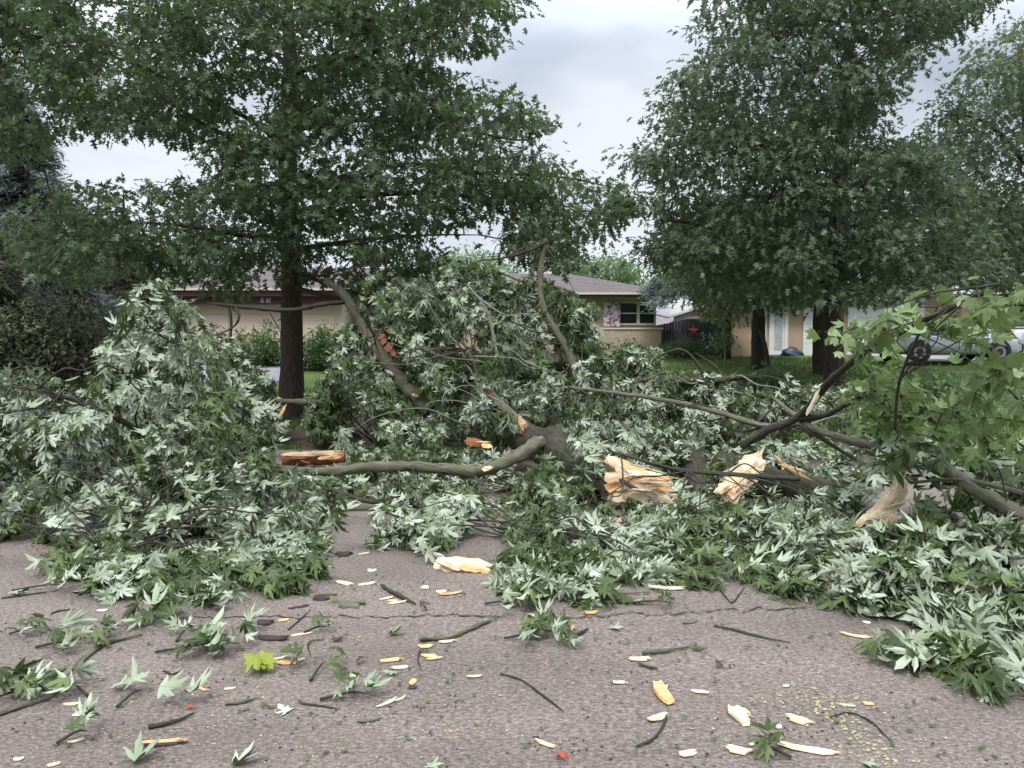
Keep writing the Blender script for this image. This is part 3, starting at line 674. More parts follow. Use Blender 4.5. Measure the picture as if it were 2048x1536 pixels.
# open lean-to behind the fence: white slanted edge, dark underside, red beam
LT = thing('lean_to', 'white edged sloping lean-to roof rising behind the dark fence', 'shed', (9, 32.5, 1.13))
a, b_ = P(1337, 636, 31.6), P(1478, 592, 31.6)
def slab(name, a, b_, th_, y0, y1, m_, par):
    V = np.array([[a[0], y0, a[2]], [b_[0], y0, b_[2]], [b_[0], y1, b_[2] + .4], [a[0], y1, a[2] + .4]]); V = np.vstack([V, V + [0, 0, th_]]); return put(name, V, BOXF, m_, par, smooth=False)
slab('roof_edge', a, b_, .10, 31.5, 31.6, M['white'], LT); slab('roof', a - [0, 0, .02], b_ - [0, 0, .02], .05, 31.62, 36, M['shingle2'], LT)
slab('roof_edge', a - [-.25, 0, .22], b_ - [0, 0, .22], .06, 31.7, 31.76, M['white'], LT)
box('beam', a[0] + .3, a[0] + 3, 31.9, 32.0, 2.62, 2.72, M['redmetal'], LT); box('post', a[0] + .15, a[0] + .25, 31.65, 31.75, 1.13, 2.62, M['white'], LT)
# far neighbour roof seen between
HN = thing('neighbour_house', 'far house with pale mauve roof seen in the gap beside the dark fence', 'house', (8, 42, 1.13))
box('wall', 7.2, 13, 42, 48, .9, 2.3, M['cream'], HN)
V = np.array([[6.9, 41.5, 2.25], [13.4, 41.5, 2.25], [12.2, 45, 3.7], [8.0, 45, 3.7], [13.4, 48.5, 2.25], [6.9, 48.5, 2.25]])
put('roof', V, [np.array([[0, 1, 2, 3], [4, 5, 3, 2]]), np.array([[1, 4, 2], [5, 0, 3]])], M['shingle'], HN, smooth=False)
# tarp bundle by the wall
g = P(1585, 710, 30.6)
n_, k_ = 10, 18; V = []
for i in range(n_):
    ph = i / (n_ - 1) * math.pi / 2
    for j in range(k_):
        th_ = j / k_ * 2 * math.pi; rr_ = 1 + .15 * math.sin(th_ * 3 + i) + .08 * math.sin(th_ * 7)
        V.append([g[0] + .48 * math.cos(ph) * math.cos(th_) * rr_, 30.7 + .3 * math.cos(ph) * math.sin(th_) * rr_, 1.13 + .36 * math.sin(ph) * (1 + .12 * math.sin(th_ * 2))])
F = [[i * k_ + j, i * k_ + (j + 1) % k_, (i + 1) * k_ + (j + 1) % k_, (i + 1) * k_ + j] for i in range(n_ - 1) for j in range(k_)]
tagged(put('tarp_bundle', np.array(V), np.array(F), M['tarp']), 'crumpled dark blue bundle on the ground beside the white garage door', 'bundle')

# vehicles
def vehicle(name, label, cat, loc, rz, paint, L_, H_, prof, glassspan, scale=1):
    T = thing(name, label, cat, loc); T.rotation_euler = (0, 0, rz); o_ = ORG[T.name]
    V = []; K = 16
    for (x, zb, zt, hw) in prof:
        for k in range(K):
            a = 2 * math.pi * k / K + math.pi / K; c, s = math.cos(a), math.sin(a); e = .35
            yy = math.copysign(abs(c) ** e, c) * hw * (1 - .10 * max(0, s)); zz = (zb + zt) / 2 + math.copysign(abs(s) ** e, s) * (zt - zb) / 2
            V.append([x, yy, zz])
    n = len(prof); F = [[i * K + k, (i + 1) * K + k, (i + 1) * K + (k + 1) % K, i * K + (k + 1) % K] for i in range(n - 1) for k in range(K)]
    V += [[prof[0][0], 0, .6], [prof[-1][0], 0, .6]]; c0, c1 = n * K, n * K + 1
    T3 = [[c0, k, (k + 1) % K] for k in range(K)] + [[c1, (n - 1) * K + (k + 1) % K, (n - 1) * K + k] for k in range(K)]
    W = lambda A: np.array(A, float) + o_
    put('body', W(V), [np.array(F), np.array(T3)], paint, T)
    x0, x1, x2, x3, zr, zb = glassspan; hw = prof[n // 2][3]
    V = [[x0, -hw * .93, zb], [x3, -hw * .93, zb], [x3, hw * .93, zb], [x0, hw * .93, zb], [x1, -hw * .74, zr], [x2, -hw * .74, zr], [x2, hw * .74, zr], [x1, hw * .74, zr]]
    cab = put('cabin', W(V), BOXF, paint, T, smooth=False); bb = cab.modifiers.new('b', 'BEVEL'); bb.width = .05; bb.segments = 3
    V = np.array(V)
    for sgn in (-1, 1):       # side windows as inset panes
        for (u0, u1) in ((.08, .48), (.52, .92)):
            def pt(u, v):
                a_ = np.array([x0 + (x3 - x0) * u, sgn * hw * .93, zb]); b2 = np.array([x1 + (x2 - x1) * u, sgn * hw * .74, zr]); p = a_ + (b2 - a_) * v; p[1] += sgn * .012; return p
            q = np.array([pt(u0, .08), pt(u1, .08), pt(u1, .85), pt(u0, .85)])
            q2 = q - np.array([0, sgn * .03, 0]); put('window', W(np.vstack([q, q2])), BOXF, M['glass'], T, smooth=False)
    for (xa, xb) in ((x0, x1), (x3, x2)):
        d = .012 if xa > 0 else -.012
        q = np.array([[xa + (xb - xa) * .1 + d, -hw * .84, zb + .1 * (zr - zb)], [xa + (xb - xa) * .1 + d, hw * .84, zb + .1 * (zr - zb)], [xa + (xb - xa) * .85 + d, hw * .70, zb + .85 * (zr - zb)], [xa + (xb - xa) * .85 + d, -hw * .70, zb + .85 * (zr - zb)]])
        put('windscreen', W(np.vstack([q, q - [d * 2, 0, 0]])), BOXF, M['glass'], T, smooth=False)
    for x in (-L_ * .31, L_ * .31):
        for sgn in (-1, 1):
            th = np.linspace(0, 2 * np.pi, 24, endpoint=False); ys_ = np.array([-.11, -.09, .09, .11]) + sgn * (hw - .09); rs = [.29, .33, .33, .29]
            Vw = np.concatenate([np.stack([x + r_ * np.cos(th), np.full(24, y_), .34 + r_ * np.sin(th)], 1) for y_, r_ in zip(ys_, rs)])
            Fw = [[i * 24 + j, i * 24 + (j + 1) % 24, (i + 1) * 24 + (j + 1) % 24, (i + 1) * 24 + j] for i in range(3) for j in range(24)]
            wv = put('wheel', W(Vw), np.array(Fw), M['tyre'], T)
            yo = sgn * (hw + .015); Vr = np.concatenate([[[x, yo - sgn * .03, .34]], np.stack([x + .2 * np.cos(th), np.full(24, yo), .34 + .2 * np.sin(th)], 1), np.stack([x + .29 * np.cos(th), np.full(24, yo - sgn * .01), .34 + .29 * np.sin(th)], 1)])
            put('rim', W(Vr), np.array([[0, 1 + j, 1 + (j + 1) % 24] for j in range(24)]), M['rim'], wv)
            ar = np.concatenate([np.stack([x + r_ * np.cos(th), np.full(24, sgn * (hw + .004)), .36 + r_ * np.sin(th)], 1) for r_ in (.0, .40)])
            put('wheel_arch', W(ar), np.array([[j, (j + 1) % 24, 24 + (j + 1) % 24, 24 + j] for j in range(24)]), M['black'], T)
    e0, e1 = prof[0][0], prof[-1][0]
    for sgn in (-1, 1):
        yb = sgn * hw * .72
        box('tail_light', *(np.array([e0 - .02, e0 + .12]) + o_[0]), *(np.array([yb - .14, yb + .14]) + o_[1]), .72 + o_[2], .92 + o_[2], M['lamp_red'], T, bev=.02)
        box('headlight', *(np.array([e1 - .12, e1 + .02]) + o_[0]), *(np.array([yb - .14, yb + .14]) + o_[1]), .62 + o_[2], .78 + o_[2], M['lamp_clear'], T, bev=.02)
        yy = sgn * (hw + .006)
        box('door_handle', o_[0] - .25, o_[0] - .07, o_[1] + min(yy, yy - sgn * .02), o_[1] + max(yy, yy - sgn * .02), .80 + o_[2], .84 + o_[2], M['rim'], T)
        boxes('door_seam', [(o_[0] + q - .006, o_[0] + q + .006, o_[1] + yy - .004, o_[1] + yy + .004, .40 + o_[2], .92 + o_[2]) for q in (-1.05, -.02, .95)], M['black'], T)
    return T
sedan = [(-2.3, .35, .80, .72), (-2.2, .28, .92, .84), (-1.7, .26, .98, .89), (-.6, .24, .97, .90), (.6, .24, .96, .90), (1.3, .26, .93, .89), (1.95, .28, .84, .85), (2.25, .34, .70, .72)]
vc = P(1862, 728, 25.5)
vehicle('parked_car', 'silver parked car half hidden behind bright green leaves at right', 'car', (vc[0] + .4, 25.5, float(terr(25.5)) + .05), .04, M['carsilver'], 4.4, 1.4, sedan, (-1.75, -1.05, .35, 1.15, 1.42, .95))
suv = [(-2.3, .40, 1.0, .80), (-2.25, .34, 1.08, .90), (-1.2, .32, 1.10, .93), (.6, .32, 1.08, .93), (1.5, .34, 1.05, .92), (2.2, .38, .98, .86), (2.35, .44, .84, .78)]
vehicle('parked_van', 'white parked vehicle at the right edge, beyond the silver car', 'van', (P(2060, 725, 27.5)[0] + .4, 27.8, float(terr(27.8)) + .05), -.05, M['carwhite'], 4.5, 1.8, suv, (-2.2, -1.95, .55, 1.25, 1.78, 1.08))

# ------------------------------------------------------------------ standing trees
def tree(name, label, cat, px, Y, ybase_z, trunk, limbs, regions, kind, lm, bark, per, rad, size, depth, Rpx, seedn, solo=0, holes=(), group=None, flat=.6, jit=0, step=.4, clump=-.12):
    base = np.array([P(px, 700, Y)[0], Y, ybase_z])
    T = thing(name, label, cat, base, group)
    tp = [np.array([P(a, b_, Y)[0], Y + d, P(a, b_, Y)[2]]) for a, b_, d, r in trunk]; tp[0][2] = ybase_z - .05
    tr = [r for a, b_, d, r in trunk]
    tube('trunk', tp, tr, bark, T, 14, 6, .05)
    seeds = [(tp[1:], None, 0.)]
    for L in limbs:
        pts = [P(a, b_, Y + d) for a, b_, d, r in L]; tube('limb', pts, [r for *_, r in L], bark, T, 8, 4, .05); seeds.append((pts, None, .3))
    C = []
    for poly, nc in regions:
        q = sample_poly(poly, nc)
        for h in holes: q = q[~inpoly(q[:, 0], q[:, 1], h)]
        t_ = np.clip(1 - ((q[:, 0] - px) / Rpx) ** 2, .08, 1) ** .5
        u = rng.uniform(-1, 1, len(q)); dd = np.sign(u) * np.abs(u) ** .75 * depth * t_
        C += [P(a, b_, Y + d) for (a, b_), d in zip(q, dd)]
    C = np.array(C); C = C[C[:, 2] > ybase_z + .3]
    if clump > -1:
        f = np.array([mnoise.noise(Vector((c[0] * .95 + seedn * 7, c[1] * .95, c[2] * 1.9))) + .5 * mnoise.noise(Vector((c[0] * 2.3, c[1] * 2.3 + seedn, c[2] * 4))) for c in C]); C = C[f > clump]
    P0, P1, r0, r1, dirs = grow(seeds, C, step=step, plw=.22, r_tip=.0045)
    V, F, uv = frustums(P0, P1, r0, r1, 5); put('branch', V, F, bark, T, 'stuff', uv=uv)
    pos, R, s = oak_leaves(C, dirs, per, rad, size, flat)
    foliage(T, pos, R, s, kind, [lm, M['petiole']], solo=solo, tint=np.repeat(rng.random(len(C)), per))
    return T

# left pin oak
crownL = [(-160, -40), (-160, 250), (60, 330), (120, 260), (200, 330), (230, 300), (410, 300), (400, 345), (250, 350), (190, 360), (60, 420), (30, 520), (160, 560), (240, 545), (420, 560), (470, 600), (560, 560), (600, 570), (700, 560), (800, 590), (880, 520), (980, 500), (1100, 545), (1160, 510),
          (1210, 480), (1230, 430), (1270, 440), (1280, 400), (1240, 370), (1160, 340), (1130, 345), (1060, 310), (1085, 290), (1090, 230), (1000, 170), (920, 165), (870, 130), (990, 110), (1000, 85), (950, 60), (1045, 45), (1000, -40)]
crownLtop = [(-140, -40), (1000, -40), (940, -200), (760, -420), (560, -560), (350, -420), (60, -240)]
tree('pin_oak', 'large pin oak with thick brown trunk standing left in front of the house', 'tree', 585, 14.0, float(terr(14)),
     [(580, 880, 0, .33), (583, 840, 0, .25), (584, 740, 0, .215), (583, 600, 0, .20), (580, 450, 0, .18), (575, 300, 0, .155), (580, 120, 0, .13), (572, -40, 0, .10), (565, -300, 0, .05), (560, -480, 0, .015)],
     [[(577, 325, 0, .07), (530, 300, -.8, .055), (450, 270, -1.6, .045), (395, 240, -2.2, .03), (330, 200, -2.6, .015)],
      [(575, 300, 0, .05), (500, 240, -.5, .04), (400, 190, -.8, .03), (250, 120, -1, .02), (100, 80, -1, .01)],
      [(582, 430, 0, .06), (680, 400, -.6, .05), (800, 386, -1.2, .045), (920, 390, -1.6, .035), (1000, 420, -1.8, .02), (1080, 460, -2, .01)],
      [(578, 260, 0, .06), (720, 240, .4, .045), (880, 250, .8, .035), (1030, 280, .9, .02), (1085, 270, 1, .01)],
      [(582, 380, 0, .06), (800, 330, 0, .045), (960, 345, 0, .035), (1130, 355, 0, .02), (1255, 385, 0, .01)],
      [(583, 480, 0, .06), (480, 470, -.6, .045), (350, 450, -1, .03), (180, 440, -1.2, .02), (60, 430, -1.2, .01)],
      [(583, 540, 0, .05), (660, 570, -.5, .03), (760, 600, -.8, .015)], [(583, 575, 0, .05), (650, 590, -.8, .04), (700, 600, -1.3, .02)],
      [(576, 150, 0, .05), (660, 125, -1, .04), (760, 100, -2, .03), (900, 60, -2.4, .015)], [(576, 130, 0, .05), (480, 60, 1, .04), (320, 20, 1.5, .03), (120, -10, 2, .015)],
      [(583, 500, 0, .05), (720, 480, 1.2, .04), (860, 470, 2, .025), (960, 470, 2.2, .01)], [(575, 0, 0, .05), (700, -80, .5, .04), (860, -110, .8, .02)], [(575, 40, 0, .05), (400, -60, .5, .04), (180, -90, .8, .02)]],
     [(crownL, 2500), (crownLtop, 520)], 'oak_hi', M['oak'], M['bark_oak'], 26, .19, .165, 3.3, 760, 1, solo=300, flat=.42, clump=-.13,
     holes=[[(150, -20), (240, -20), (228, 68), (165, 58)], [(185, 270), (430, 272), (412, 372), (180, 375)], [(-5, 135), (60, 130), (135, 245), (40, 265)], [(240, 548), (300, 540), (290, 590), (240, 590)],
            [(855, 450), (1020, 432), (1020, 530), (885, 535)], [(1140, 490), (1250, 470), (1250, 540), (1150, 540)], [(395, 30), (455, 40), (470, 75), (410, 80)], [(860, 105), (1010, 100), (1080, 205), (930, 172)], [(480, 520), (562, 520), (562, 620), (480, 620)], [(455, 175), (560, 172), (560, 232), (480, 238)], [(620, 55), (690, 50), (690, 95), (630, 100)], [(200, 95), (260, 90), (260, 135), (210, 135)]])
# right pin oak
crownR = [(1420, -40), (1390, 70), (1440, 60), (1440, 110), (1370, 130), (1330, 190), (1300, 200), (1340, 290), (1250, 315), (1330, 350), (1340, 400), (1290, 430), (1310, 520), (1360, 570), (1450, 595), (1640, 605), (1780, 590), (1880, 580), (1960, 550),
          (2000, 470), (1900, 330), (1840, 290), (1760, 270), (1790, 160), (1850, 100), (1930, 40), (2010, -40)]
tree('pin_oak', 'right pin oak with full crown in front of the tan house', 'tree', 1668, 15.5, float(terr(15.5)),
     [(1668, 830, 0, .30), (1668, 790, 0, .23), (1668, 720, 0, .205), (1668, 620, 0, .19), (1676, 450, 0, .17), (1683, 300, 0, .14), (1695, 120, 0, .11), (1715, 20, 0, .08), (1730, -200, 0, .05), (1730, -360, 0, .015)],
     [[(1680, 420, 0, .05), (1610, 420, -1, .04), (1570, 380, -1.6, .03), (1500, 330, -2, .015)], [(1690, 210, 0, .05), (1640, 190, -.8, .04), (1600, 130, -1.3, .03), (1530, 50, -1.6, .02), (1500, 0, -1.8, .01)],
      [(1680, 350, 0, .05), (1500, 280, 0, .04), (1400, 220, 0, .025), (1340, 210, 0, .01)], [(1675, 500, 0, .06), (1520, 490, -.4, .045), (1400, 450, -.6, .03), (1320, 440, -.6, .015)],
      [(1678, 420, 0, .05), (1760, 360, -.5, .04), (1850, 330, -.8, .025)], [(1675, 520, 0, .05), (1800, 500, .5, .04), (1920, 480, .8, .02)], [(1690, 220, 0, .05), (1770, 110, .5, .03), (1860, 60, .8, .02), (1960, 10, 1, .01)],
      [(1673, 560, 0, .05), (1560, 570, 1, .03), (1420, 560, 1.2, .02)], [(1672, 580, 0, .04), (1760, 580, -1, .03), (1850, 570, -1.4, .015)], [(1683, 330, 0, .04), (1500, 300, 1.4, .03), (1300, 320, 1.4, .01)]],
     [(crownR, 1850), ([(1420, -40), (2010, -40), (1900, -260), (1730, -420), (1560, -280)], 380)], 'oak_hi', M['oak2'], M['bark_oak'], 25, .20, .17, 3.0, 480, 2, solo=300, flat=.45, clump=-.08,
     holes=[[(1690, 150), (1730, 160), (1720, 200), (1690, 190)]])
# smaller trees behind it
tree('shade_tree', 'second slimmer trunk just left of the right pin oak, dark crown', 'tree', 1640, 22, float(terr(22)), [(1640, 800, 0, .24), (1641, 740, 0, .22), (1640, 640, 0, .19), (1645, 500, 0, .15), (1650, 380, 0, .06)],
     [[(1641, 600, 0, .06), (1580, 560, 0, .04), (1530, 520, 0, .02)], [(1642, 590, 0, .06), (1720, 560, 0, .04), (1800, 540, 0, .02)]],
     [([(1500, 400), (1850, 380), (1860, 580), (1700, 600), (1560, 590), (1490, 580)], 420)], 'oak_lo', M['oak2'], M['bark_oak'], 20, .3, .19, 2.2, 260, 3)
tree('shade_tree', 'small dark tree beside the white entry door, left of the two trunks', 'tree', 1516, 23, float(terr(23)), [(1516, 760, 0, .26), (1516, 720, 0, .22), (1517, 640, 0, .19), (1512, 540, 0, .12), (1500, 430, 0, .04)],
     [[(1516, 620, 0, .06), (1460, 590, 0, .04), (1400, 560, 0, .02)], [(1516, 590, 0, .05), (1560, 550, 0, .03)], [(1517, 660, -.1, .07), (1530, 690, -.6, .06), (1545, 770, -1.2, .05)]],
     [([(1330, 440), (1620, 380), (1640, 580), (1530, 600), (1400, 600), (1330, 580)], 480)], 'oak_lo', M['oak'], M['bark_dark'], 20, .3, .18, 2.2, 260, 4)
tree('hanging_branch', 'leafy storm-broken bough hanging low in front of the dark fence', 'branch', 1450, 24, float(terr(24)), [(1450, 735, 0, .03), (1450, 690, 0, .04), (1448, 640, 0, .05), (1465, 600, 0, .06)], [],
     [([(1415, 600), (1440, 590), (1490, 610), (1480, 670), (1460, 680), (1445, 710), (1425, 690)], 40)], 'oak_lo', M['far'], M['bark_pale'], 16, .2, .16, .5, 80, 5)
tree('maple_tree', 'tall hazy green tree at the far right edge of the frame', 'tree', 2090, 20, float(terr(20)), [(2090, 760, 0, .28), (2090, 700, 0, .24), (2085, 500, 0, .2), (2060, 300, 0, .14), (2040, 100, 0, .06)],
     [[(2085, 480, 0, .07), (1990, 420, 0, .05), (1880, 380, 0, .02)], [(2070, 350, 0, .07), (1980, 250, 0, .05), (1880, 220, 0, .02)]],
     [([(2260, 20), (2040, 40), (1960, 80), (1880, 200), (1850, 260), (1790, 270), (1830, 330), (1850, 470), (1900, 560), (2100, 600), (2280, 560)], 1300)], 'oak_lo', M['oak2'], M['bark_oak'], 20, .28, .18, 2.8, 330, 6)
# far trees
tree('far_tree', 'pale green round tree behind the right end of the brick house roof', 'tree', 1215, 46, 1.1, [(1215, 640, 0, .3), (1215, 600, 0, .25), (1215, 560, 0, .15), (1212, 535, 0, .05)], [],
     [([(1110, 590), (1120, 545), (1170, 520), (1220, 514), (1265, 530), (1285, 570), (1280, 600)], 420)], 'oval', M['far'], M['bark_oak'], 26, .38, .2, 2.4, 90, 7, flat=.8)
tree('far_tree', 'yellowish green tree far behind the middle of the brick house roof', 'tree', 930, 44, 1.1, [(930, 640, 0, .3), (930, 600, 0, .25), (935, 560, 0, .15), (930, 530, 0, .05)], [],
     [([(840, 600), (850, 540), (900, 508), (960, 512), (1010, 530), (1060, 560), (1060, 590)], 380)], 'oval', M['far'], M['bark_oak'], 26, .38, .2, 2.4, 110, 8, flat=.8)
tree('far_tree', 'olive green tree rising behind the garage wing at left', 'tree', 370, 42, 1.1, [(370, 640, 0, .3), (370, 600, 0, .25), (372, 570, 0, .15), (370, 545, 0, .05)], [],
     [([(250, 620), (280, 575), (340, 540), (420, 545), (470, 575), (480, 600), (400, 660)], 380)], 'oval', M['far'], M['bark_oak'], 26, .38, .2, 2.4, 130, 9, flat=.8)
tree('far_tree', 'deep green tree mass beyond the tan house roof at right', 'tree', 1980, 48, 1.1, [(1980, 640, 0, .4), (1980, 560, 0, .3), (1980, 500, 0, .2), (1980, 440, 0, .05)], [],
     [([(1840, 570), (1850, 460), (1950, 400), (2100, 400), (2150, 560)], 600)], 'oval', M['oak'], M['bark_oak'], 26, .5, .26, 3, 180, 10, flat=.8)

def conifer(label, px, Y, ybase, ytop, halfpx, m_, nb, seed_, name='spruce_tree', per=26, low=.4, nsize=1.0):
    zb, zt = float(terr(Y)), P(px, ytop, Y)[2]; X = P(px, 700, Y)[0]; hw = halfpx * Y / FPX
    T = thing(name, label, 'tree', (X, Y, zb)); tube('trunk', [np.array([X, Y, zb - .05]), np.array([X + .05, Y, zb + (zt - zb) * .5]), np.array([X, Y, zt])], [.2, .12, .02], M['bark_oak'], T, 8, 4)
    E0, E1, C, D = [], [], [], []
    for i in range(nb):
        t_ = (i + rng.random()) / nb; z = zb + low + (zt - zb - low - .1) * t_; a = rng.uniform(0, 6.28); L = hw * (1 - t_) ** .75 * rng.uniform(.75, 1.1) + .15
        p = np.array([X, Y, z]); d = np.array([math.cos(a), math.sin(a), 0]); prev = p; m_n = max(3, int(L / .28))
        for j in range(1, m_n + 1):
            u = j / m_n; q = p + d * L * u + np.array([0, 0, .12 * L * u - .42 * L * u * u]) + rng.normal(0, .03, 3); E0.append(prev); E1.append(q); prev = q
            for s_ in (-1, 0, 1):
                C.append(q + np.array([-d[1], d[0], -.25]) * s_ * .28 * (1 - u * .5)); D.append(d + np.array([-d[1], d[0], 0]) * s_ * .7 + [0, 0, -.5])
    E0, E1 = np.array(E0), np.array(E1); V, F, uv = frustums(E0, E1, np.full(len(E0), .018), np.full(len(E0), .014), 4); put('branch', V, F, M['bark_oak'], T, 'stuff', uv=uv)
    C, D = np.array(C), np.array(D); k = max(3, per // 2); c = np.repeat(C, k, 0); dd = np.repeat(D, k, 0); n = len(c)
    pos = c + rnd(n, .1); R = frames(dd + rnd(n, .45), np.array([0, 0, 1.]) + rnd(n, .4))
    foliage(T, pos, R, rng.uniform(.2, .42, n) * nsize, 'needle', [m_, M['petiole']], name='needles')
    return T
conifer('tall blue-grey spruce at the far left behind the pin oak', 20, 19, 780, 150, 230, M['spruce'], 190, 1)
conifer('brownish dark evergreen left of the garage, shorter than the blue spruce', 205, 23, 780, 440, 180, M['yew'], 170, 2, per=30)
conifer('dark spruce at the left edge below the blue-grey one', -60, 16, 780, 420, 190, M['yew'], 120, 3)
conifer('spruce with drooping tips beside the right end of the brick house roof', 1452, 27.5, 700, 400, 170, M['spruce'], 120, 4, low=2.75)

# shrubs
def shrub(name, label, px, py, Y, wpx, hpx, m_, nc, size=.07, kind='oval', per=26, group=None, ground=None):
    zb = float(terr(Y)) if ground is None else ground; c = P(px, py, Y); T = thing(name, label, 'shrub', (c[0], Y, zb)); hw = wpx * Y / FPX / 2; hh = hpx * Y / FPX / 2
    d = rnd(nc); d /= np.linalg.norm(d, axis=1)[:, None]; r_ = rng.random(nc) ** .4; C = c + d * r_[:, None] * np.array([hw, hw * .8, hh]) * (1 + .2 * np.sin(d[:, :1] * 7)); C = C[C[:, 2] > zb + .04]
    seeds = [([np.array([c[0] + o, Y, zb]), np.array([c[0] + o * 2, Y, c[2] - hh * .3])], None, 0.) for o in (-.15 * hw, .1 * hw, .25 * hw)]
    for s_ in seeds: tube('stem', s_[0], [.02, .012], M['bark_dark'], T, 6, 3)
    P0, P1, r0, r1, dirs = grow(seeds, C, step=.3, r_tip=.003); V, F, uv = frustums(P0, P1, r0, r1, 4); put('twigs', V, F, M['bark_dark'], T, 'stuff', uv=uv)
    pos, R, s = oak_leaves(C, dirs, per, .11, size, .8); foliage(T, pos, R, s, kind, [m_, M['petiole']])
shrub('foundation_shrub', 'rounded dark green shrub in front of the garage, left of the oak trunk', 530, 722, 24, 135, 150, M['bush'], 320, .085)
shrub('foundation_shrub', 'brighter green shrub just right of the left oak trunk', 640, 718, 23, 125, 125, M['bush'], 280, .085)
shrub('foundation_shrub', 'small bright shrub in front of the dark fence', 1372, 697, 28.5, 90, 30, M['far'], 70, .1)
shrub('foundation_shrub', 'dark leafy shrub at the right corner of the brick house', 1262, 712, 27, 80, 50, M['bush'], 90, .09)
shrub('foundation_shrub', 'low dark hedge clump under the left conifers', 90, 695, 16.5, 400, 190, M['yew'], 620, .1, per=30)
shrub('foundation_shrub', 'low grey-green shrub between the left conifers and the driveway', 250, 715, 18.5, 140, 90, M['bush'], 200, .09)
shrub('lawn_debris', 'low mound of torn oak leaves on the lawn before the tan house', 1540, 760, 17, 190, 40, M['far'], 90, .11, kind='oak_lo', per=18)
shrub('lawn_debris', 'broad mound of fallen leaves on the lawn at right below the cars', 1850, 790, 14, 380, 80, M['far'], 260, .11, kind='oak_lo', per=14)

# ------------------------------------------------------------------ the fallen maple and its limbs
def fallen_leaves(cent, dirs, per, size, silver, spread, lean=(0.4, -0.1, -0.8)):
    n = len(cent) * per; c = np.repeat(cent, per, 0); d = np.repeat(dirs, per, 0); t_ = np.tile(np.linspace(-1, .25, per), len(cent))
    o = rnd(n, 1.0); o -= (o * d).sum(1)[:, None] * d; o /= np.linalg.norm(o, axis=1)[:, None] + 1e-9
    pos = c + d * (t_ * spread)[:, None] + o * (.45 * size) * rng.uniform(.5, 1.3, n)[:, None] + rnd(n, .15 * spread)
    def vn(c, k, o): return np.array([mnoise.noise_vector(Vector((q[0] * k + o, q[1] * k, q[2] * k * 1.3))) for q in c])
    fld = vn(cent, .9, 5.0) * 1.3 + vn(cent, 2.2, 9.0) * .7
    cl = np.repeat(fld + rnd(len(cent), .15), per, 0); sf = np.repeat(vn(cent, 1.4, 30.)[:, 0] * 1.1 + .5 + rng.normal(0, .12, len(cent)), per)
    axis = o * .55 + d * .35 + np.array(lean) + cl * .8 + rnd(n, .22)
    low_ = np.clip((pos[:, 2] - np.where(pos[:, 1] > 10.3, .1, 0)) / .45, .12, 1); axis[:, 2] *= low_; axis[:, :2] += rnd(n, .5)[:, :2] * (1 - low_)[:, None]
    sv_ = sf * .65 + rng.random(n) * .35 < silver
    nor = np.where(sv_[:, None], np.array([-.1, .75, -.5]), np.array([.0, -.45, .85])) + rnd(n, .42) + cl * .6
    s = size * rng.uniform(.45, 1.3, n)
    R = frames(axis, nor)
    tipz = pos[:, 2] + R[:, 2, 1] * s          # keep blades above the ground
    lowz = np.minimum(tipz, pos[:, 2]); gz_ = np.where(pos[:, 1] > 10.3, .11, .01); pos[:, 2] += np.maximum(0, gz_ - lowz) * .95
    return pos, R, s
CLEAR = []       # (polygon, depth): nothing leafy in front of these
def heap(poly, prof, thick, nc, front_bias=1.0, thin=-.10, pocket=.8):
    q = sample_poly(poly, nc); pr = np.array(prof, float)
    yf = np.interp(q[:, 1], pr[:, 0], pr[:, 1]); yf = yf + pocket * np.clip(np.array([mnoise.noise(Vector((a / 95., b_ / 48., 2.))) + .5 * mnoise.noise(Vector((a / 40., b_ / 24., 8.))) for a, b_ in q]) + .08, 0, .6) * 1.7; Y = yf + rng.random(nc) ** front_bias * thick
    yg = CAMH * FPX / np.maximum(q[:, 1] - HOR, 8) * .985; yg = np.where(yg > 10.2, np.minimum(yg * .94, 40), yg)
    Y = np.minimum(Y, yg - rng.random(nc) * .12)
    keep = np.ones(nc, bool)
    for cp_, yl in CLEAR: keep &= ~(inpoly(q[:, 0], q[:, 1], cp_) & (Y < yl + .05))
    if not keep.any(): return np.zeros((0, 3))
    C = np.array([P(a, b_, y) for (a, b_), y in zip(q[keep], Y[keep])]).reshape(-1, 3); C[:, 2] = np.maximum(C[:, 2], .05)
    f = np.array([mnoise.noise(Vector((c[0] * 2.1, c[1] * 2.1 + 3, c[2] * 3.2))) for c in C]) + rng.uniform(-.06, .06, len(C))
    return C[f > thin]
def limbline(T, spec, m_, name='limb', sides=14):
    pts = [P(a, b_, y) for a, b_, y, r in spec]; tube(name, pts, [r for *_, r in spec], m_, T, sides, 9, .11); return (pts, None, 0.)
def grow_on(T, seeds, C, m_, per, size, silver, spread, kind, lm, solo, r_tip=.0028, lean=(0.4, -0.1, -0.8), step=.22):
    P0, P1, r0, r1, dirs = grow(seeds, C, step=step, plw=.12, r_tip=r_tip, expo=.46, sag=-.05, wob=.3)
    V, F, uv = frustums(P0, P1, r0, r1, 5); put('twigs', V, F, m_, T, 'stuff', uv=uv)
    pos, R, s = fallen_leaves(C, dirs, per, size, silver, spread, lean)
    foliage(T, pos, R, s, kind, [lm, M['petiole']], solo=solo, tint=np.repeat(rng.random(len(C)), per))

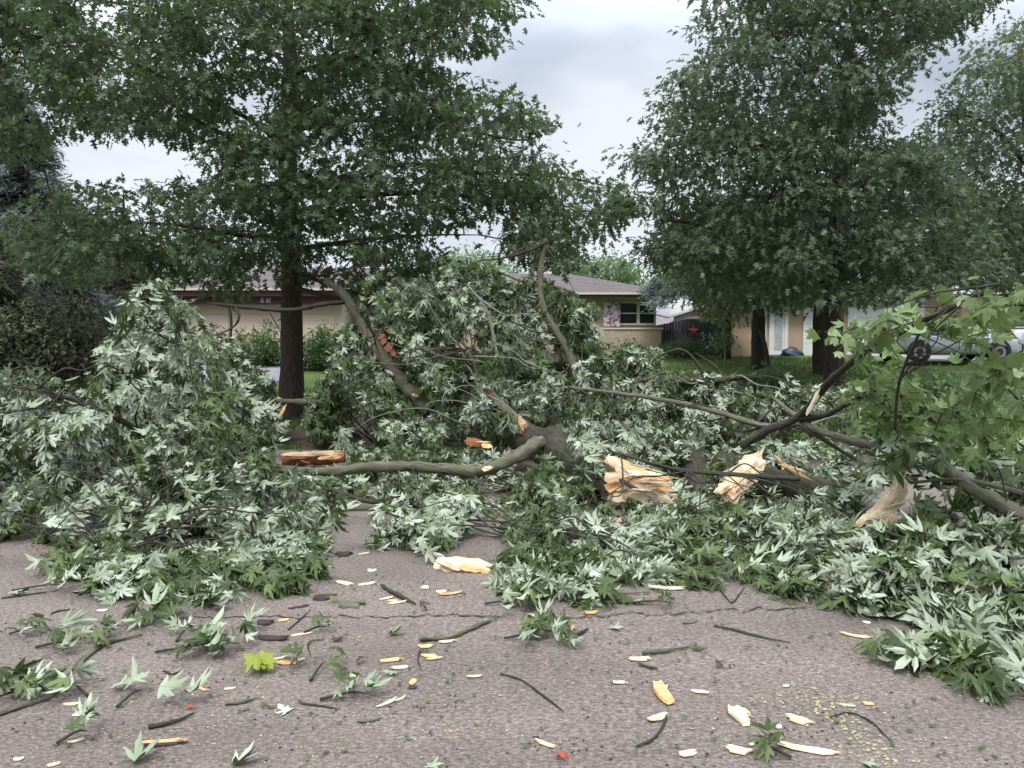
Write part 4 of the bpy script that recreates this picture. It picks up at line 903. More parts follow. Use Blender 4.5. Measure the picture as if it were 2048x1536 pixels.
def shard(parent, c, ax, nrm, L, W, Th, m_, name='splinter', seed=0, jag=1.0):
    """a torn slab of wood: fibre along local X, ragged ends, uneven thickness"""
    r_ = np.random.default_rng(seed + 77); k = 9; V = []
    u = np.linspace(0, 1, k)
    top = 1 + r_.normal(0, .12 * jag, k); bot = 1 + r_.normal(0, .12 * jag, k)
    e1 = np.cumsum(r_.normal(0, .1, k)) * .4
    endL = r_.uniform(-.14, .14, 2) * jag; endR = r_.uniform(-.2, .2, 2) * jag
    prof = np.clip(np.minimum(u / .12 + .45, (1 - u) / .3 + .12), 0, 1)
    for i in range(k):
        x = (u[i] - .5) * L; yT = W / 2 * prof[i] * top[i] + e1[i] * W * .3; yB = -W / 2 * prof[i] * bot[i] + e1[i] * W * .3
        xo = (endL if i == 0 else endR if i == k - 1 else (0, 0)); t2 = Th / 2 * prof[i] * r_.uniform(.7, 1.2); ym = (yT + yB) / 2
        V += [[x + xo[0] * L, yT, -t2], [x + xo[0] * L, yT, t2 * .7], [x, ym, t2 * r_.uniform(.8, 1.5)], [x + xo[1] * L, yB, t2 * .7], [x + xo[1] * L, yB, -t2]]
    F = [[i * 5 + j, (i + 1) * 5 + j, (i + 1) * 5 + (j + 1) % 5, i * 5 + (j + 1) % 5] for i in range(k - 1) for j in range(5)]
    T5 = np.array([[0, 1, 2, 3, 4], [(k - 1) * 5 + j for j in (4, 3, 2, 1, 0)]])
    me = np_mesh(name, np.array(V), [np.array(F), T5], m_, smooth=False)
    x = np.array(ax, float); x /= np.linalg.norm(x); z = np.array(nrm, float); z -= z.dot(x) * x; z /= np.linalg.norm(z); y = np.cross(z, x)
    o = bpy.data.objects.new(name, me); COL.objects.link(o); mt = np.eye(4); mt[:3, :3] = np.stack([x, y, z], 1)
    org = ORG[parent.name] if parent is not None else np.zeros(3); mt[:3, 3] = np.array(c) - org
    if parent is not None: o.parent = parent
    o.matrix_local = Matrix(mt.tolist()); ORG[o.name] = np.zeros(3)
    return o
def torn(parent, lst, Y, seed0):
    """lst: px, py, length px, width px, angle deg (image), depth offset, material; long thin fibres stand out between the slabs"""
    for i, (px, py, L, W, a, d, mm) in enumerate(lst):
        s_ = (Y + d) / FPX; ar = math.radians(a); ax = (math.cos(ar), -.15 + .3 * random.random(), -math.sin(ar)); nr = (random.uniform(-.35, .35), -1, random.uniform(.2, 1.1))
        shard(parent, P(px, py, Y + d), ax, nr, L * s_, W * s_, max(.014, W * s_ * .28), M[mm], seed=seed0 + i)
        if L < 36 or mm.startswith('scrap'): continue
        for j in range(2):
            a2 = a + random.gauss(0, 9); ar = math.radians(a2); o1, o2 = random.uniform(-.15, .5) * L, random.uniform(-.5, .5) * W
            qx, qy = px + math.cos(ar) * o1 + math.sin(ar) * o2, py + math.sin(ar) * o1 + math.cos(ar) * o2
            shard(parent, P(qx, qy, Y + d - .03 - .05 * random.random()), (math.cos(ar), random.uniform(-.3, .2), -math.sin(ar)), (random.uniform(-.5, .5), -1, random.uniform(-.2, .6)), L * s_ * random.uniform(.4, .7), s_ * random.uniform(2, 4), s_ * 2,
                  M[random.choice([mm, mm, mm, 'wood_cream', 'wood_peach'])], seed=seed0 * 31 + i * 7 + j)

CLEAR = [([(550, 640), (615, 640), (615, 800), (555, 800)], 12), ([(1205, 905), (1350, 905), (1355, 1020), (1200, 1020)], 7.4), ([(1425, 905), (1545, 905), (1545, 1012), (1425, 1012)], 7.3), ([(1700, 935), (1840, 935), (1840, 1075), (1700, 1075)], 5.9),
         ([(540, 905), (900, 905), (1000, 900), (1060, 860), (1110, 850), (1120, 930), (1010, 965), (900, 960), (540, 962)], 8.2), ([(1205, 1025), (1265, 1025), (1265, 1072), (1205, 1072)], 7.),
         ([(560, 895), (690, 895), (690, 940), (560, 940)], 10.2), ([(1120, 975), (1250, 1000), (1250, 1060), (1130, 1040)], 6.9), ([(860, 1095), (990, 1095), (1000, 1175), (860, 1175)], 5.6),
         ([(640, 1025), (790, 1040), (740, 1085), (640, 1085)], 9), ([(920, 1080), (1010, 1080), (990, 1112), (930, 1112)], 9), ([(1800, 672), (1915, 672), (1915, 722), (1800, 722)], 9), ([(1975, 655), (2048, 655), (2048, 715), (1975, 715)], 9),
         ([(1590, 790), (1680, 740), (1770, 670), (1990, 560), (1990, 600), (1770, 710), (1640, 850), (1590, 860)], 7.0), ([(1620, 845), (1800, 890), (1960, 960), (2060, 1020), (2060, 1050), (1900, 965), (1760, 915), (1600, 870)], 6.6)]

FM = thing('fallen_maple', 'big broken silver maple lying across the road, torn trunk and pale silvery leaves', 'tree', (1.0, 7.6, 0))
s1 = limbline(FM, [(150, 908, 7.7, .02), (300, 902, 7.6, .028), (440, 915, 7.5, .042), (560, 938, 7.5, .045), (660, 943, 7.5, .05), (760, 933, 7.5, .053), (880, 937, 7.6, .058), (960, 942, 7.7, .063), (1030, 915, 7.9, .07), (1070, 890, 8.3, .075), (1090, 885, 8.7, .07)], M['bark_maple'])
s2 = limbline(FM, [(1035, 880, 9.4, .17), (1090, 890, 8.9, .22), (1150, 925, 8.2, .23), (1215, 965, 7.55, .20), (1240, 970, 7.35, .18)], M['bark_old'], 'trunk', 20)
s3 = limbline(FM, [(1060, 985, 7.9, .10), (1130, 1005, 7.5, .125), (1190, 1030, 7.2, .13), (1250, 1070, 6.9, .10), (1290, 1090, 6.7, .05)], M['bark_old'])
s4 = limbline(FM, [(1350, 900, 8.8, .10), (1385, 930, 8.4, .15), (1405, 980, 8.0, .17), (1385, 1030, 7.6, .15), (1340, 1050, 7.3, .1)], M['bark_old'], sides=16)
s5 = limbline(FM, [(1700, 1010, 7.0, .13), (1620, 985, 7.5, .15), (1520, 960, 7.8, .16), (1440, 930, 8.3, .15)], M['bark_old'], sides=16)
s6 = limbline(FM, [(450, 903, 7, .010), (560, 935, 6.9, .015), (680, 985, 6.7, .018), (745, 1003, 6.6, .022), (800, 990, 6.7, .02)], M['bark_dark'], 'branch')
s7 = limbline(FM, [(1230, 905, 6.9, .014), (1350, 938, 6.7, .018), (1480, 950, 6.5, .02), (1600, 958, 6.4, .022)], M['bark_dark'], 'branch')
s8 = limbline(FM, [(1060, 1078, 6, .01), (1120, 1083, 5.8, .014), (1200, 1092, 5.7, .016), (1270, 1130, 5.35, .018), (1340, 1150, 5.15, .02), (1420, 1147, 5.15, .018), (1500, 1135, 5.25, .012)], M['bark_dark'], 'branch')
s9 = limbline(FM, [(620, 1018, 7.1, .045), (700, 1018, 7.1, .05), (780, 1014, 7.15, .055), (870, 1010, 7.2, .05)], M['bark_maple'], 'limb')
s10 = limbline(FM, [(1260, 1060, 6, .01), (1420, 1110, 5.6, .012)], M['bark_dark'], 'branch')
s11 = limbline(FM, [(300, 880, 7.3, .03), (240, 840, 7.1, .022), (120, 790, 7, .015), (0, 770, 7, .01)], M['bark_dark'], 'branch')
s12 = limbline(FM, [(440, 912, 7.5, .03), (400, 830, 7.5, .024), (360, 740, 7.6, .018), (350, 640, 7.6, .01)], M['bark_dark'], 'branch')
s13 = limbline(FM, [(330, 1000, 6.3, .02), (430, 960, 6.9, .026), (560, 938, 7.5, .03)], M['bark_maple'], 'branch')
s14 = limbline(FM, [(200, 1120, 5.3, .012), (280, 1050, 5.8, .018), (330, 1000, 6.3, .02)], M['bark_dark'], 'branch')
s15 = limbline(FM, [(1000, 600, 7, .001), (1000, 601, 7, .001)], M['bark_dark'], 'branch') if False else s14
A_out = [(-120, 770), (60, 748), (170, 765), (215, 660), (285, 575), (335, 562), (400, 600), (425, 690), (470, 745), (545, 800), (560, 900), (640, 970), (690, 1010), (655, 1105), (560, 1165), (440, 1178), (330, 1195), (170, 1170), (130, 1090), (-120, 1085)]
Aprof = [(560, 7.3), (740, 6.9), (950, 6.0), (1090, 5.3), (1200, 4.7)]
CA = np.concatenate([heap(A_out, Aprof, 1.8, 1300, 1.2), heap([(-100, 765), (200, 770), (440, 760), (530, 810), (545, 890), (-100, 890)], [(700, 8.6), (900, 8.2)], .8, 260, thin=-.5, pocket=0)])
def edge(px, py, w_, h_, n_): return heap([(px - w_, py - h_), (px + w_, py - h_ * .6), (px + w_ * .8, py + h_), (px - w_ * .7, py + h_ * .7)], [(1000, 5.9), (1100, 5.2), (1200, 4.6), (1300, 4.0)], .25, n_, thin=-1, pocket=0)
Cs = [CA, edge(250, 1185, 90, 14, 9), edge(420, 1195, 60, 12, 7), edge(600, 1130, 50, 16, 7), edge(120, 1130, 60, 12, 6), edge(560, 1180, 36, 8, 4), edge(1170, 1195, 60, 10, 7), edge(1380, 1165, 50, 8, 5), edge(1560, 1185, 60, 12, 6), edge(1700, 1205, 50, 10, 5), edge(900, 1100, 50, 10, 5),
      heap([(560, 950), (700, 965), (900, 965), (1010, 975), (1110, 935), (1130, 980), (1000, 1020), (860, 1030), (680, 1000)], [(930, 7.4), (1030, 6.2)], 1.2, 150),
      heap([(690, 890), (1040, 900), (1000, 965), (700, 965)], [(880, 8.5), (970, 8.3)], 1.1, 150, thin=-.5),
      heap([(1090, 900), (1250, 890), (1700, 880), (1760, 960), (1700, 1060), (1400, 1085), (1100, 1070), (1060, 1000)], [(870, 8.3), (960, 7.0), (1080, 5.7)], 1.6, 760),
      heap([(720, 1060), (760, 1010), (900, 1015), (985, 1020), (920, 1075), (900, 1110), (760, 1110)], [(1010, 6.1), (1110, 5.2)], .6, 60),
      heap([(1000, 1000), (1060, 920), (1120, 920), (1180, 1000), (1240, 1080), (1250, 1180), (1180, 1195), (1040, 1150), (1010, 1080)], [(910, 6.7), (1190, 4.75)], .8, 110),
      heap([(1240, 1080), (1440, 1080), (1420, 1150), (1260, 1165)], [(1080, 5.6), (1160, 5.0)], .5, 45),
      heap([(1440, 1040), (1480, 1010), (1560, 1005), (1680, 1060), (1650, 1185), (1560, 1195), (1440, 1130)], [(1000, 5.6), (1190, 4.75)], .5, 75),
      heap([(960, 1130), (1090, 1110), (1100, 1190), (1000, 1190)], [(1110, 5.3), (1200, 4.75)], .3, 26),
      np.array([P(a, b_, Y_) for a, b_, Y_ in [(1130, 860, 7.9), (1155, 880, 7.7), (1170, 905, 7.5), (1185, 925, 7.4), (1120, 925, 7.6), (1140, 950, 7.4), (1165, 975, 7.2), (1095, 935, 7.6), (1190, 895, 7.6), (1110, 960, 7.3), (1085, 915, 7.9), (1200, 1005, 7.0), (1150, 845, 8.2), (1175, 860, 8.1)]])]
CF = np.concatenate(Cs)
def stray(T, n, poly, prof, seeds, m_, r0, lf=.9):
    q = sample_poly(poly, n); pr = np.array(prof, float); out_ = []
    allp = np.concatenate([catmull(s_[0], 5) for s_ in seeds])
    for a, b_ in q:
        Y = np.interp(b_, pr[:, 0], pr[:, 1]) - random.uniform(-.05, .25); e = P(a, b_, Y); e[2] = max(e[2], .05)
        d = np.linalg.norm(allp - e, axis=1); c = allp[int(np.argmin(np.abs(d - lf)))]; v = e - c; L = np.linalg.norm(v)
        pts = [c + v * t_ + np.array([0, 0, 1.]) * math.sin(t_ * 3.1) * L * random.uniform(-.03, .08) + rng.normal(0, .045, 3) * L for t_ in (0, .3, .6, .85, 1.)]; pts[0] = c
        for p_ in pts: p_[2] = max(p_[2], .03)
        rr = r0 * random.uniform(.6, 1.3); tube('branch', pts, [rr, rr * .8, rr * .6, rr * .4, rr * .2], m_, T, 6, 5, .1); out_.append((pts, None, 0.))
    return out_
st_ = stray(FM, 60, A_out, Aprof, [s1, s11, s12, s13, s14], M['bark_dark'], .010) + stray(FM, 55, [(700, 900), (1700, 880), (1680, 1060), (1000, 1100), (700, 1000)], [(870, 8.2), (960, 6.9), (1080, 5.6)], [s2, s3, s4, s5, s7, s8], M['bark_dark'], .010)
grow_on(FM, [s1, s2, s3, s4, s5, s6, s7, s8, s9, s10, s11, s12, s13, s14] + st_, CF, M['bark_dark'], 9, .106, .54, .15, 'silver_hi', M['maple'], 300)
# leaf litter trodden flat beneath the pile
def litter(T, polys, n, size):
    q = np.concatenate([sample_poly(p_, int(n * k_)) for p_, k_ in polys]); g_ = np.array([G(a, b_) for a, b_ in q]); m_ = len(g_); far_ = g_[:, 1] > 10.2; g_ = g_[~far_]; m_ = len(g_)
    a = rng.uniform(0, 6.28, m_); ax = np.stack([np.cos(a), np.sin(a), rng.normal(0, .12, m_)], 1); nor = rnd(m_, .22) + np.where(rng.random(m_)[:, None] < .22, np.array([0, 0, -1.]), np.array([0, 0, 1.]))
    s_ = size * rng.uniform(.5, 1.2, m_); g_[:, 2] = .012 + rng.random(m_) * .03; foliage(T, g_, frames(ax, nor), s_, 'silver_lo', [M['maple'], M['petiole']], name='leaf_litter')
litter(FM, [([(-60, 960), (560, 950), (680, 1010), (640, 1100), (560, 1150), (330, 1165), (170, 1150), (120, 1085), (-60, 1070)], .35), ([(680, 965), (1110, 950), (1740, 930), (1720, 1060), (1650, 1150), (1440, 1140), (1250, 1150), (1060, 1150), (980, 1040), (700, 1005)], .65)], 4200, .085)
# torn ends of the trunk
torn(FM, [(1262, 940, 95, 26, 22, -.02, 'wood_orange'), (1275, 962, 110, 30, 8, -.08, 'wood_peach'), (1240, 968, 60, 34, -10, -.1, 'wood_orange'), (1260, 985, 90, 38, 4, -.12, 'wood_cream'), (1300, 952, 85, 16, 8, -.1, 'wood_orange'), (1312, 972, 70, 22, 14, -.15, 'wood_orange'),
          (1318, 990, 60, 22, 30, -.16, 'wood_cream'), (1250, 1002, 75, 24, 2, -.02, 'wood_peach'), (1238, 935, 60, 20, 42, -.12, 'wood_cream'), (1290, 948, 70, 12, 4, -.2, 'wood_cream'), (1230, 955, 40, 20, -6, -.16, 'wood_peach'), (1285, 975, 80, 12, -4, -.22, 'wood_cream'), (1306, 962, 60, 9, 2, -.24, 'wood_peach'), (1262, 972, 50, 8, 28, -.26, 'scrap')], 7.2, 10)
torn(FM, [(1490, 945, 105, 46, -48, 0, 'wood_cream'), (1505, 935, 55, 40, -20, -.03, 'wood_cream'), (1475, 968, 80, 40, -35, -.06, 'wood_peach'), (1468, 985, 55, 30, -50, -.08, 'wood_cream'), (1500, 960, 60, 22, -42, -.1, 'wood_cream'), (1450, 975, 40, 16, -30, -.1, 'wood_peach'), (1585, 940, 70, 7, 28, .1, 'wood_orange'), (1570, 930, 60, 6, 40, .12, 'wood_peach')], 7.0, 40)
torn(FM, [(1792, 985, 85, 32, -62, 0, 'wood_cream'), (1775, 1012, 100, 40, -48, -.04, 'wood_cream'), (1756, 1032, 90, 34, -28, -.06, 'wood_cream'), (1745, 1040, 60, 18, -20, -.1, 'wood_cream'), (1778, 1045, 50, 22, -60, -.1, 'wood_peach'), (1796, 985, 50, 14, -75, -.1, 'wood_cream')], 5.75, 60)
torn(FM, [(1234, 1048, 30, 22, -72, 0, 'wood_peach'), (1243, 1050, 28, 12, 50, -.02, 'wood_orange')], 6.6, 80)
torn(FM, [(975, 937, 22, 10, -20, 0, 'wood_peach')], 7.6, 90)

BL = thing('broken_limb', 'heap of broken leafy limbs piled behind the fallen trunk, before the house', 'branch', (0.2, 10.5, .13))
b1 = limbline(BL, [(650, 560, 11.6, .05), (690, 592, 11.4, .07), (725, 650, 11.3, .08), (770, 720, 11.1, .09), (810, 770, 11, .10), (860, 825, 10.8, .12)], M['bark_maple'])
b2 = limbline(BL, [(415, 606, 11, .022), (500, 615, 11, .03), (580, 620, 11, .032), (650, 608, 11.2, .03), (700, 603, 11.4, .04)], M['bark_dark'], 'branch')
b3 = limbline(BL, [(500, 812, 11, .03), (560, 803, 11, .04), (640, 806, 11, .05), (690, 797, 11, .075), (720, 845, 10.8, .125), (765, 900, 10.4, .14)], M['bark_maple'])
b4 = limbline(BL, [(935, 700, 10, .03), (965, 760, 10, .045), (1000, 810, 9.6, .065), (1052, 858, 9.2, .09)], M['bark_maple'])
b5 = limbline(BL, [(1092, 478, 10.5, .03), (1082, 540, 10.5, .038), (1085, 610, 10.4, .042), (1110, 660, 10.3, .05), (1140, 710, 10.2, .06), (1165, 780, 10, .07)], M['bark_maple'])
b6 = limbline(BL, [(940, 575, 10, .01), (975, 625, 10, .02), (992, 700, 10, .025), (1005, 760, 10, .03)], M['bark_pale'], 'branch')
b7 = limbline(BL, [(1094, 482, 10.5, .035), (1060, 500, 10.4, .03), (1010, 515, 10.3, .015), (955, 522, 10.2, .008)], M['bark_dark'], 'branch')
b8 = limbline(BL, [(1270, 770, 10, .05), (1340, 764, 10, .06), (1420, 762, 10, .05), (1490, 755, 10.3, .03)], M['bark_dark'])
b9 = limbline(BL, [(1270, 750, 10, .01), (1320, 712, 10, .016), (1365, 700, 10, .018), (1400, 735, 10, .02), (1425, 790, 10, .024)], M['bark_dark'], 'branch')
b10 = limbline(BL, [(1140, 775, 9.4, .02), (1300, 795, 8.8, .024), (1420, 820, 8.2, .028), (1530, 852, 7.7, .034), (1600, 845, 7.4, .036)], M['bark_maple'], 'branch')
b11 = limbline(BL, [(470, 612, 11, .02), (478, 635, 10.9, .018), (465, 655, 10.9, .014), (430, 672, 10.8, .008)], M['bark_dark'], 'branch')
b12 = limbline(BL, [(535, 618, 11, .014), (548, 640, 10.9, .01), (562, 668, 10.9, .005)], M['bark_dark'], 'branch')
b13 = limbline(BL, [(455, 600, 11, .015), (462, 640, 11, .02), (462, 700, 11, .024), (475, 760, 11, .03)], M['bark_dark'], 'branch')
b14 = limbline(BL, [(745, 560, 10.8, .008), (790, 615, 10.8, .012), (830, 650, 10.7, .014), (900, 700, 10.5, .02), (1000, 770, 10.2, .03)], M['bark_dark'], 'branch')
b15 = limbline(BL, [(1420, 790, 10, .03), (1440, 745, 10.2, .02), (1390, 705, 10.3, .01)], M['bark_dark'], 'branch')
CLEAR2 = CLEAR; CLEAR = [([(550, 640), (615, 640), (615, 800), (555, 800)], 12), ([(660, 570), (720, 570), (890, 840), (820, 840)], 11.0), ([(560, 780), (700, 780), (790, 900), (720, 900), (660, 815), (560, 815)], 10.7), ([(1060, 470), (1115, 470), (1120, 620), (1170, 720), (1130, 720), (1070, 620)], 10.6), ([(945, 740), (1075, 840), (1060, 880), (1000, 830)], 9.7), ([(1035, 850), (1175, 850), (1175, 930), (1040, 900)], 12), ([(560, 895), (690, 895), (690, 935), (560, 935)], 12),
         ([(1195, 600), (1310, 600), (1310, 690), (1195, 690)], 20)]
B_out = [(610, 790), (660, 710), (690, 640), (730, 590), (790, 560), (850, 560), (900, 530), (960, 525), (1000, 550), (1060, 560), (1130, 575), (1180, 620), (1200, 690), (1320, 705), (1330, 745), (1420, 745), (1500, 775), (1700, 775), (1750, 870), (1250, 900), (1090, 880), (900, 870), (780, 890), (690, 880), (670, 820)]
CB = np.concatenate([heap(B_out, [(540, 10.2), (700, 9.8), (800, 9.2), (880, 8.5)], 2.0, 3300, .85, thin=-.14),
                     heap([(420, 700), (470, 690), (555, 770), (565, 880), (480, 870), (440, 800)], [(600, 10.6), (900, 9.9)], 1.2, 150, thin=-.4), heap([(610, 790), (700, 770), (720, 870), (640, 885), (612, 860)], [(700, 10.6), (900, 10.2)], 1.0, 110, thin=-.4),
                     heap([(720, 560), (790, 570), (800, 600), (740, 590)], [(500, 10.8), (600, 10.8)], .4, 8), heap([(820, 590), (880, 580), (900, 620), (830, 620)], [(500, 10.3), (600, 10.3)], .4, 12),
                     heap([(1040, 462), (1095, 462), (1100, 490), (1050, 490)], [(400, 10.3), (600, 10.3)], .2, 4), heap([(1130, 600), (1190, 610), (1190, 660), (1140, 660)], [(500, 9.8), (700, 9.8)], .4, 12),
                     heap([(400, 660), (480, 650), (500, 700), (480, 800), (430, 790)], [(500, 10.4), (900, 10.3)], .8, 40)])
st_ = stray(BL, 26, B_out, [(540, 10.1), (700, 9.7), (800, 9.1), (880, 8.4)], [b1, b3, b4, b5, b6, b8, b10], M['bark_pale'], .011, 1.2) + stray(BL, 50, B_out, [(540, 10.1), (700, 9.7), (800, 9.1), (880, 8.4)], [b1, b3, b4, b5, b8, b10], M['bark_dark'], .012, 1.1)
grow_on(BL, [b1, b2, b3, b4, b5, b6, b7, b8, b9, b10, b13, b14, b15] + st_, CB, M['bark_dark'], 9, .102, .42, .15, 'silver_lo', M['maple'], 300, lean=(.2, -.1, -.9))
torn(BL, [(1048, 852, 34, 14, 60, -.12, 'wood_orange'), (1058, 858, 30, 12, 40, -.15, 'bark_red'), (1042, 845, 26, 9, 75, -.14, 'wood_peach'), (1052, 866, 24, 10, 10, -.12, 'bark_red')], 9.2, 100)
torn(BL, [(972, 775, 30, 8, 55, -.1, 'bark_red'), (985, 795, 26, 8, 55, -.1, 'bark_red')], 9.8, 110)
torn(BL, [(950, 885, 46, 16, 6, 0, 'bark_red'), (974, 892, 22, 12, 8, -.04, 'wood_orange')], 8.8, 120)
torn(BL, [(832, 791, 14, 6, 20, -.15, 'wood_peach'), (1082, 490, 16, 5, 20, -.1, 'wood_cream'), (565, 822, 26, 7, -60, -.3, 'wood_orange')], 10.9, 130)

CLEAR = CLEAR2
GB = thing('green_bough', 'long bare bough with bright green leaves, reaching up at right over the parked cars', 'branch', (3.6, 6, .0))
g1 = limbline(GB, [(1485, 892, 7.4, .04), (1540, 858, 7.2, .038), (1600, 832, 7.0, .036), (1660, 762, 6.4, .031), (1750, 690, 5.6, .025), (1850, 640, 5.0, .02), (1930, 603, 4.7, .014), (2000, 568, 4.5, .008)], M['bark_dark'])
g2 = limbline(GB, [(1545, 795, 7.7, .018), (1620, 852, 6.9, .028), (1700, 880, 6.4, .036), (1800, 905, 6.0, .045), (1880, 935, 5.6, .05), (1960, 985, 5.2, .052), (2060, 1035, 4.9, .055), (2200, 1100, 4.7, .06)], M['bark_maple'])
g3 = limbline(GB, [(1600, 838, 7.0, .03), (1655, 828, 6.8, .03), (1700, 805, 6.6, .022), (1760, 790, 6.5, .015), (1880, 800, 6.3, .01)], M['bark_dark'], 'branch')
g4 = limbline(GB, [(1600, 850, 7, .02), (1680, 900, 6.6, .016), (1760, 950, 6.4, .01)], M['bark_dark'], 'branch')
g5 = limbline(GB, [(1820, 965, 5.6, .012), (1930, 960, 5.3, .015), (2060, 990, 5.0, .02)], M['bark_maple'], 'branch')
g6 = limbline(GB, [(1850, 640, 5.0, .012), (1800, 760, 5.2, .01), (1790, 860, 5.4, .008)], M['bark_dark'], 'branch')
torn(GB, [(1630, 800, 60, 9, -62, -.1, 'wood_pale')], 6.7, 140)
CG = np.concatenate([heap([(1790, 600), (1985, 590), (1985, 668), (1800, 668)], [(560, 4.9), (700, 5.1)], .5, 22, thin=-1), heap([(1650, 640), (1730, 625), (1760, 700), (1700, 740), (1650, 690)], [(600, 5.1), (800, 5.3)], .5, 12),
                     heap([(1740, 640), (1830, 610), (1900, 640), (1830, 690), (1750, 700)], [(600, 4.5), (800, 4.7)], .5, 19), heap([(1880, 590), (1960, 560), (2120, 540), (2120, 680), (1960, 660), (1900, 640)], [(540, 4.1), (700, 4.3)], .6, 27),
                     heap([(1690, 740), (1800, 725), (1860, 760), (1850, 870), (1700, 870), (1680, 800)], [(700, 5.2), (900, 5.6)], 1.0, 50), heap([(1850, 720), (2120, 710), (2120, 940), (1950, 930), (1850, 870)], [(700, 4.4), (950, 4.7)], 1.0, 62)])
st_ = stray(GB, 14, [(1680, 620), (2040, 560), (2060, 940), (1720, 860)], [(560, 4.6), (700, 4.8), (950, 5.0)], [g1, g2, g3, g5, g6], M['bark_dark'], .008, .7)
grow_on(GB, [g1, g2, g3, g4, g5, g6] + st_, CG, M['bark_dark'], 6, .088, .35, .2, 'norway', M['maple_green'], 300, lean=(.25, -.1, -.3))
CG2 = heap([(1700, 870), (1900, 880), (2120, 900), (2120, 1010), (1900, 980), (1760, 960)], [(850, 5.3), (1000, 5.2)], 1.3, 110)
grow_on(GB, [g2, g4, g5], CG2, M['bark_dark'], 8, .13, .55, .2, 'silver_hi', M['maple'], 0)

RS = thing('leafy_bough', 'large leafy silver maple bough lying in the right foreground on the road', 'branch', (3.1, 4.3, 0))
r1 = limbline(RS, [(1730, 1050, 5.5, .01), (1850, 1090, 5.0, .014), (1960, 1130, 4.7, .02), (2100, 1200, 4.4, .03)], M['bark_dark'], 'branch')
r2 = limbline(RS, [(1650, 1190, 4.7, .008), (1800, 1160, 4.6, .012), (1950, 1180, 4.4, .018), (2100, 1200, 4.4, .02)], M['bark_dark'], 'branch')
r3 = limbline(RS, [(1800, 1320, 3.7, .006), (1930, 1300, 3.8, .01), (2040, 1270, 4, .014), (2120, 1230, 4.2, .02)], M['bark_dark'], 'branch')
r4 = limbline(RS, [(2048, 1060, 5.0, .02), (1980, 1110, 4.7, .014), (1930, 1160, 4.5, .01)], M['bark_dark'], 'branch')
CR = np.concatenate([heap([(1700, 1050), (1850, 1010), (2120, 1000), (2120, 1230), (1960, 1240), (1830, 1220), (1700, 1190), (1680, 1130)], [(1000, 5.0), (1230, 4.1)], .9, 340),
                     heap([(1700, 1170), (1850, 1150), (1850, 1220), (1720, 1215)], [(1100, 4.8), (1230, 4.2)], .3, 24), heap([(1860, 1230), (2120, 1200), (2120, 1370), (1980, 1385), (1830, 1330), (1780, 1320), (1870, 1280)], [(1200, 4.0), (1390, 3.3)], .45, 130)])
CR[:, 2] = np.maximum(CR[:, 2], .05)
grow_on(RS, [r1, r2, r3, r4], CR, M['bark_dark'], 8, .112, .55, .18, 'silver_hi', M['maple'], 300, lean=(.1, -.2, -.5))

# logs by the kerb
LG = thing('broken_log', 'short reddish debarked log lying on bare soil by the oak', 'log', G(625, 930, .0))
tube('log', [P(566, 921, 9.6), P(600, 917, 9.6), P(640, 918, 9.6), P(690, 915, 9.6)], [.07, .09, .085, .06], M['bark_red'], LG, 12, 5, .1)
torn(LG, [(625, 908, 100, 9, 0, -.1, 'wood_peach'), (660, 915, 50, 8, -4, -.12, 'wood_orange'), (590, 915, 46, 7, 3, -.12, 'bark_red')], 9.58, 150)

# ------------------------------------------------------------------ debris on the road, piece by piece
def gs(px, py): g = G(px, py); return g, g[1] / FPX
def chip(px, py, L, W, ang, mm, label, name='wood_chip', cat='wood chip', lift=0.0, th=None):
    """split chip: straight long edges, torn pointed or stepped ends, a little cupped"""
    g, s_ = gs(px, py); sn = max(.3, CAMH / math.hypot(CAMH, g[1])); ar = math.radians(ang); r_ = random.Random(int(px * 13 + py))
    ln = L * s_; wd = W * .8 * s_ / (sn + (1 - sn) * abs(math.sin(ar))); ln = ln / (1 - (1 - sn) * abs(math.sin(ar)) * .8)
    t_ = th or max(.004, min(.014, wd * .10)); k = r_.choice([2, 3, 3])
    top = [(-.5 + r_.uniform(0, .22), .5 * r_.uniform(.5, 1))] + [(-.5 + (i + 1) / (k + 1) + r_.uniform(-.08, .08), .5 * r_.uniform(.75, 1.1)) for i in range(k)] + [(.5 - r_.uniform(0, .3), .5 * r_.uniform(.3, 1))]
    bot = [(.5 - r_.uniform(0, .3), -.5 * r_.uniform(.3, 1))] + [(.5 - (i + 1) / (k + 1) + r_.uniform(-.08, .08), -.5 * r_.uniform(.75, 1.1)) for i in range(k)] + [(-.5 + r_.uniform(0, .25), -.5 * r_.uniform(.4, 1))]
    tip = [(.5, r_.uniform(-.3, .3)), (.5 - r_.uniform(.12, .22), r_.uniform(-.1, .1))] if L > 30 else [(.5, r_.uniform(-.3, .3))]
    o2 = top + tip + bot + [(-.5, r_.uniform(-.3, .3))]; cv = r_.uniform(0, .12) * ln; n = len(o2)
    V = [[x * ln, y * wd, (x * 2) ** 2 * cv * .5 + t_ * .0] for x, y in o2] + [[x * ln * .97, y * wd * .9, (x * 2) ** 2 * cv * .5 + t_ * r_.uniform(.8, 1.25)] for x, y in o2]
    V += [[0, 0, t_ * 1.35], [0, 0, 0]]
    F4 = np.array([[i, (i + 1) % n, n + (i + 1) % n, n + i][::-1] for i in range(n)]); F3 = np.array([[2 * n, n + (i + 1) % n, n + i] for i in range(n)] + [[2 * n + 1, i, (i + 1) % n] for i in range(n)])
    me = np_mesh(name, np.array(V), [F4, F3], [M[mm]], smooth=False); o = bpy.data.objects.new(name, me); COL.objects.link(o)
    o.location = [float(g[0]), float(g[1]), .003 + lift]; o.rotation_euler = (r_.uniform(-.06, .06), r_.uniform(-.05, .05), ar)
    return tagged(o, label, cat)
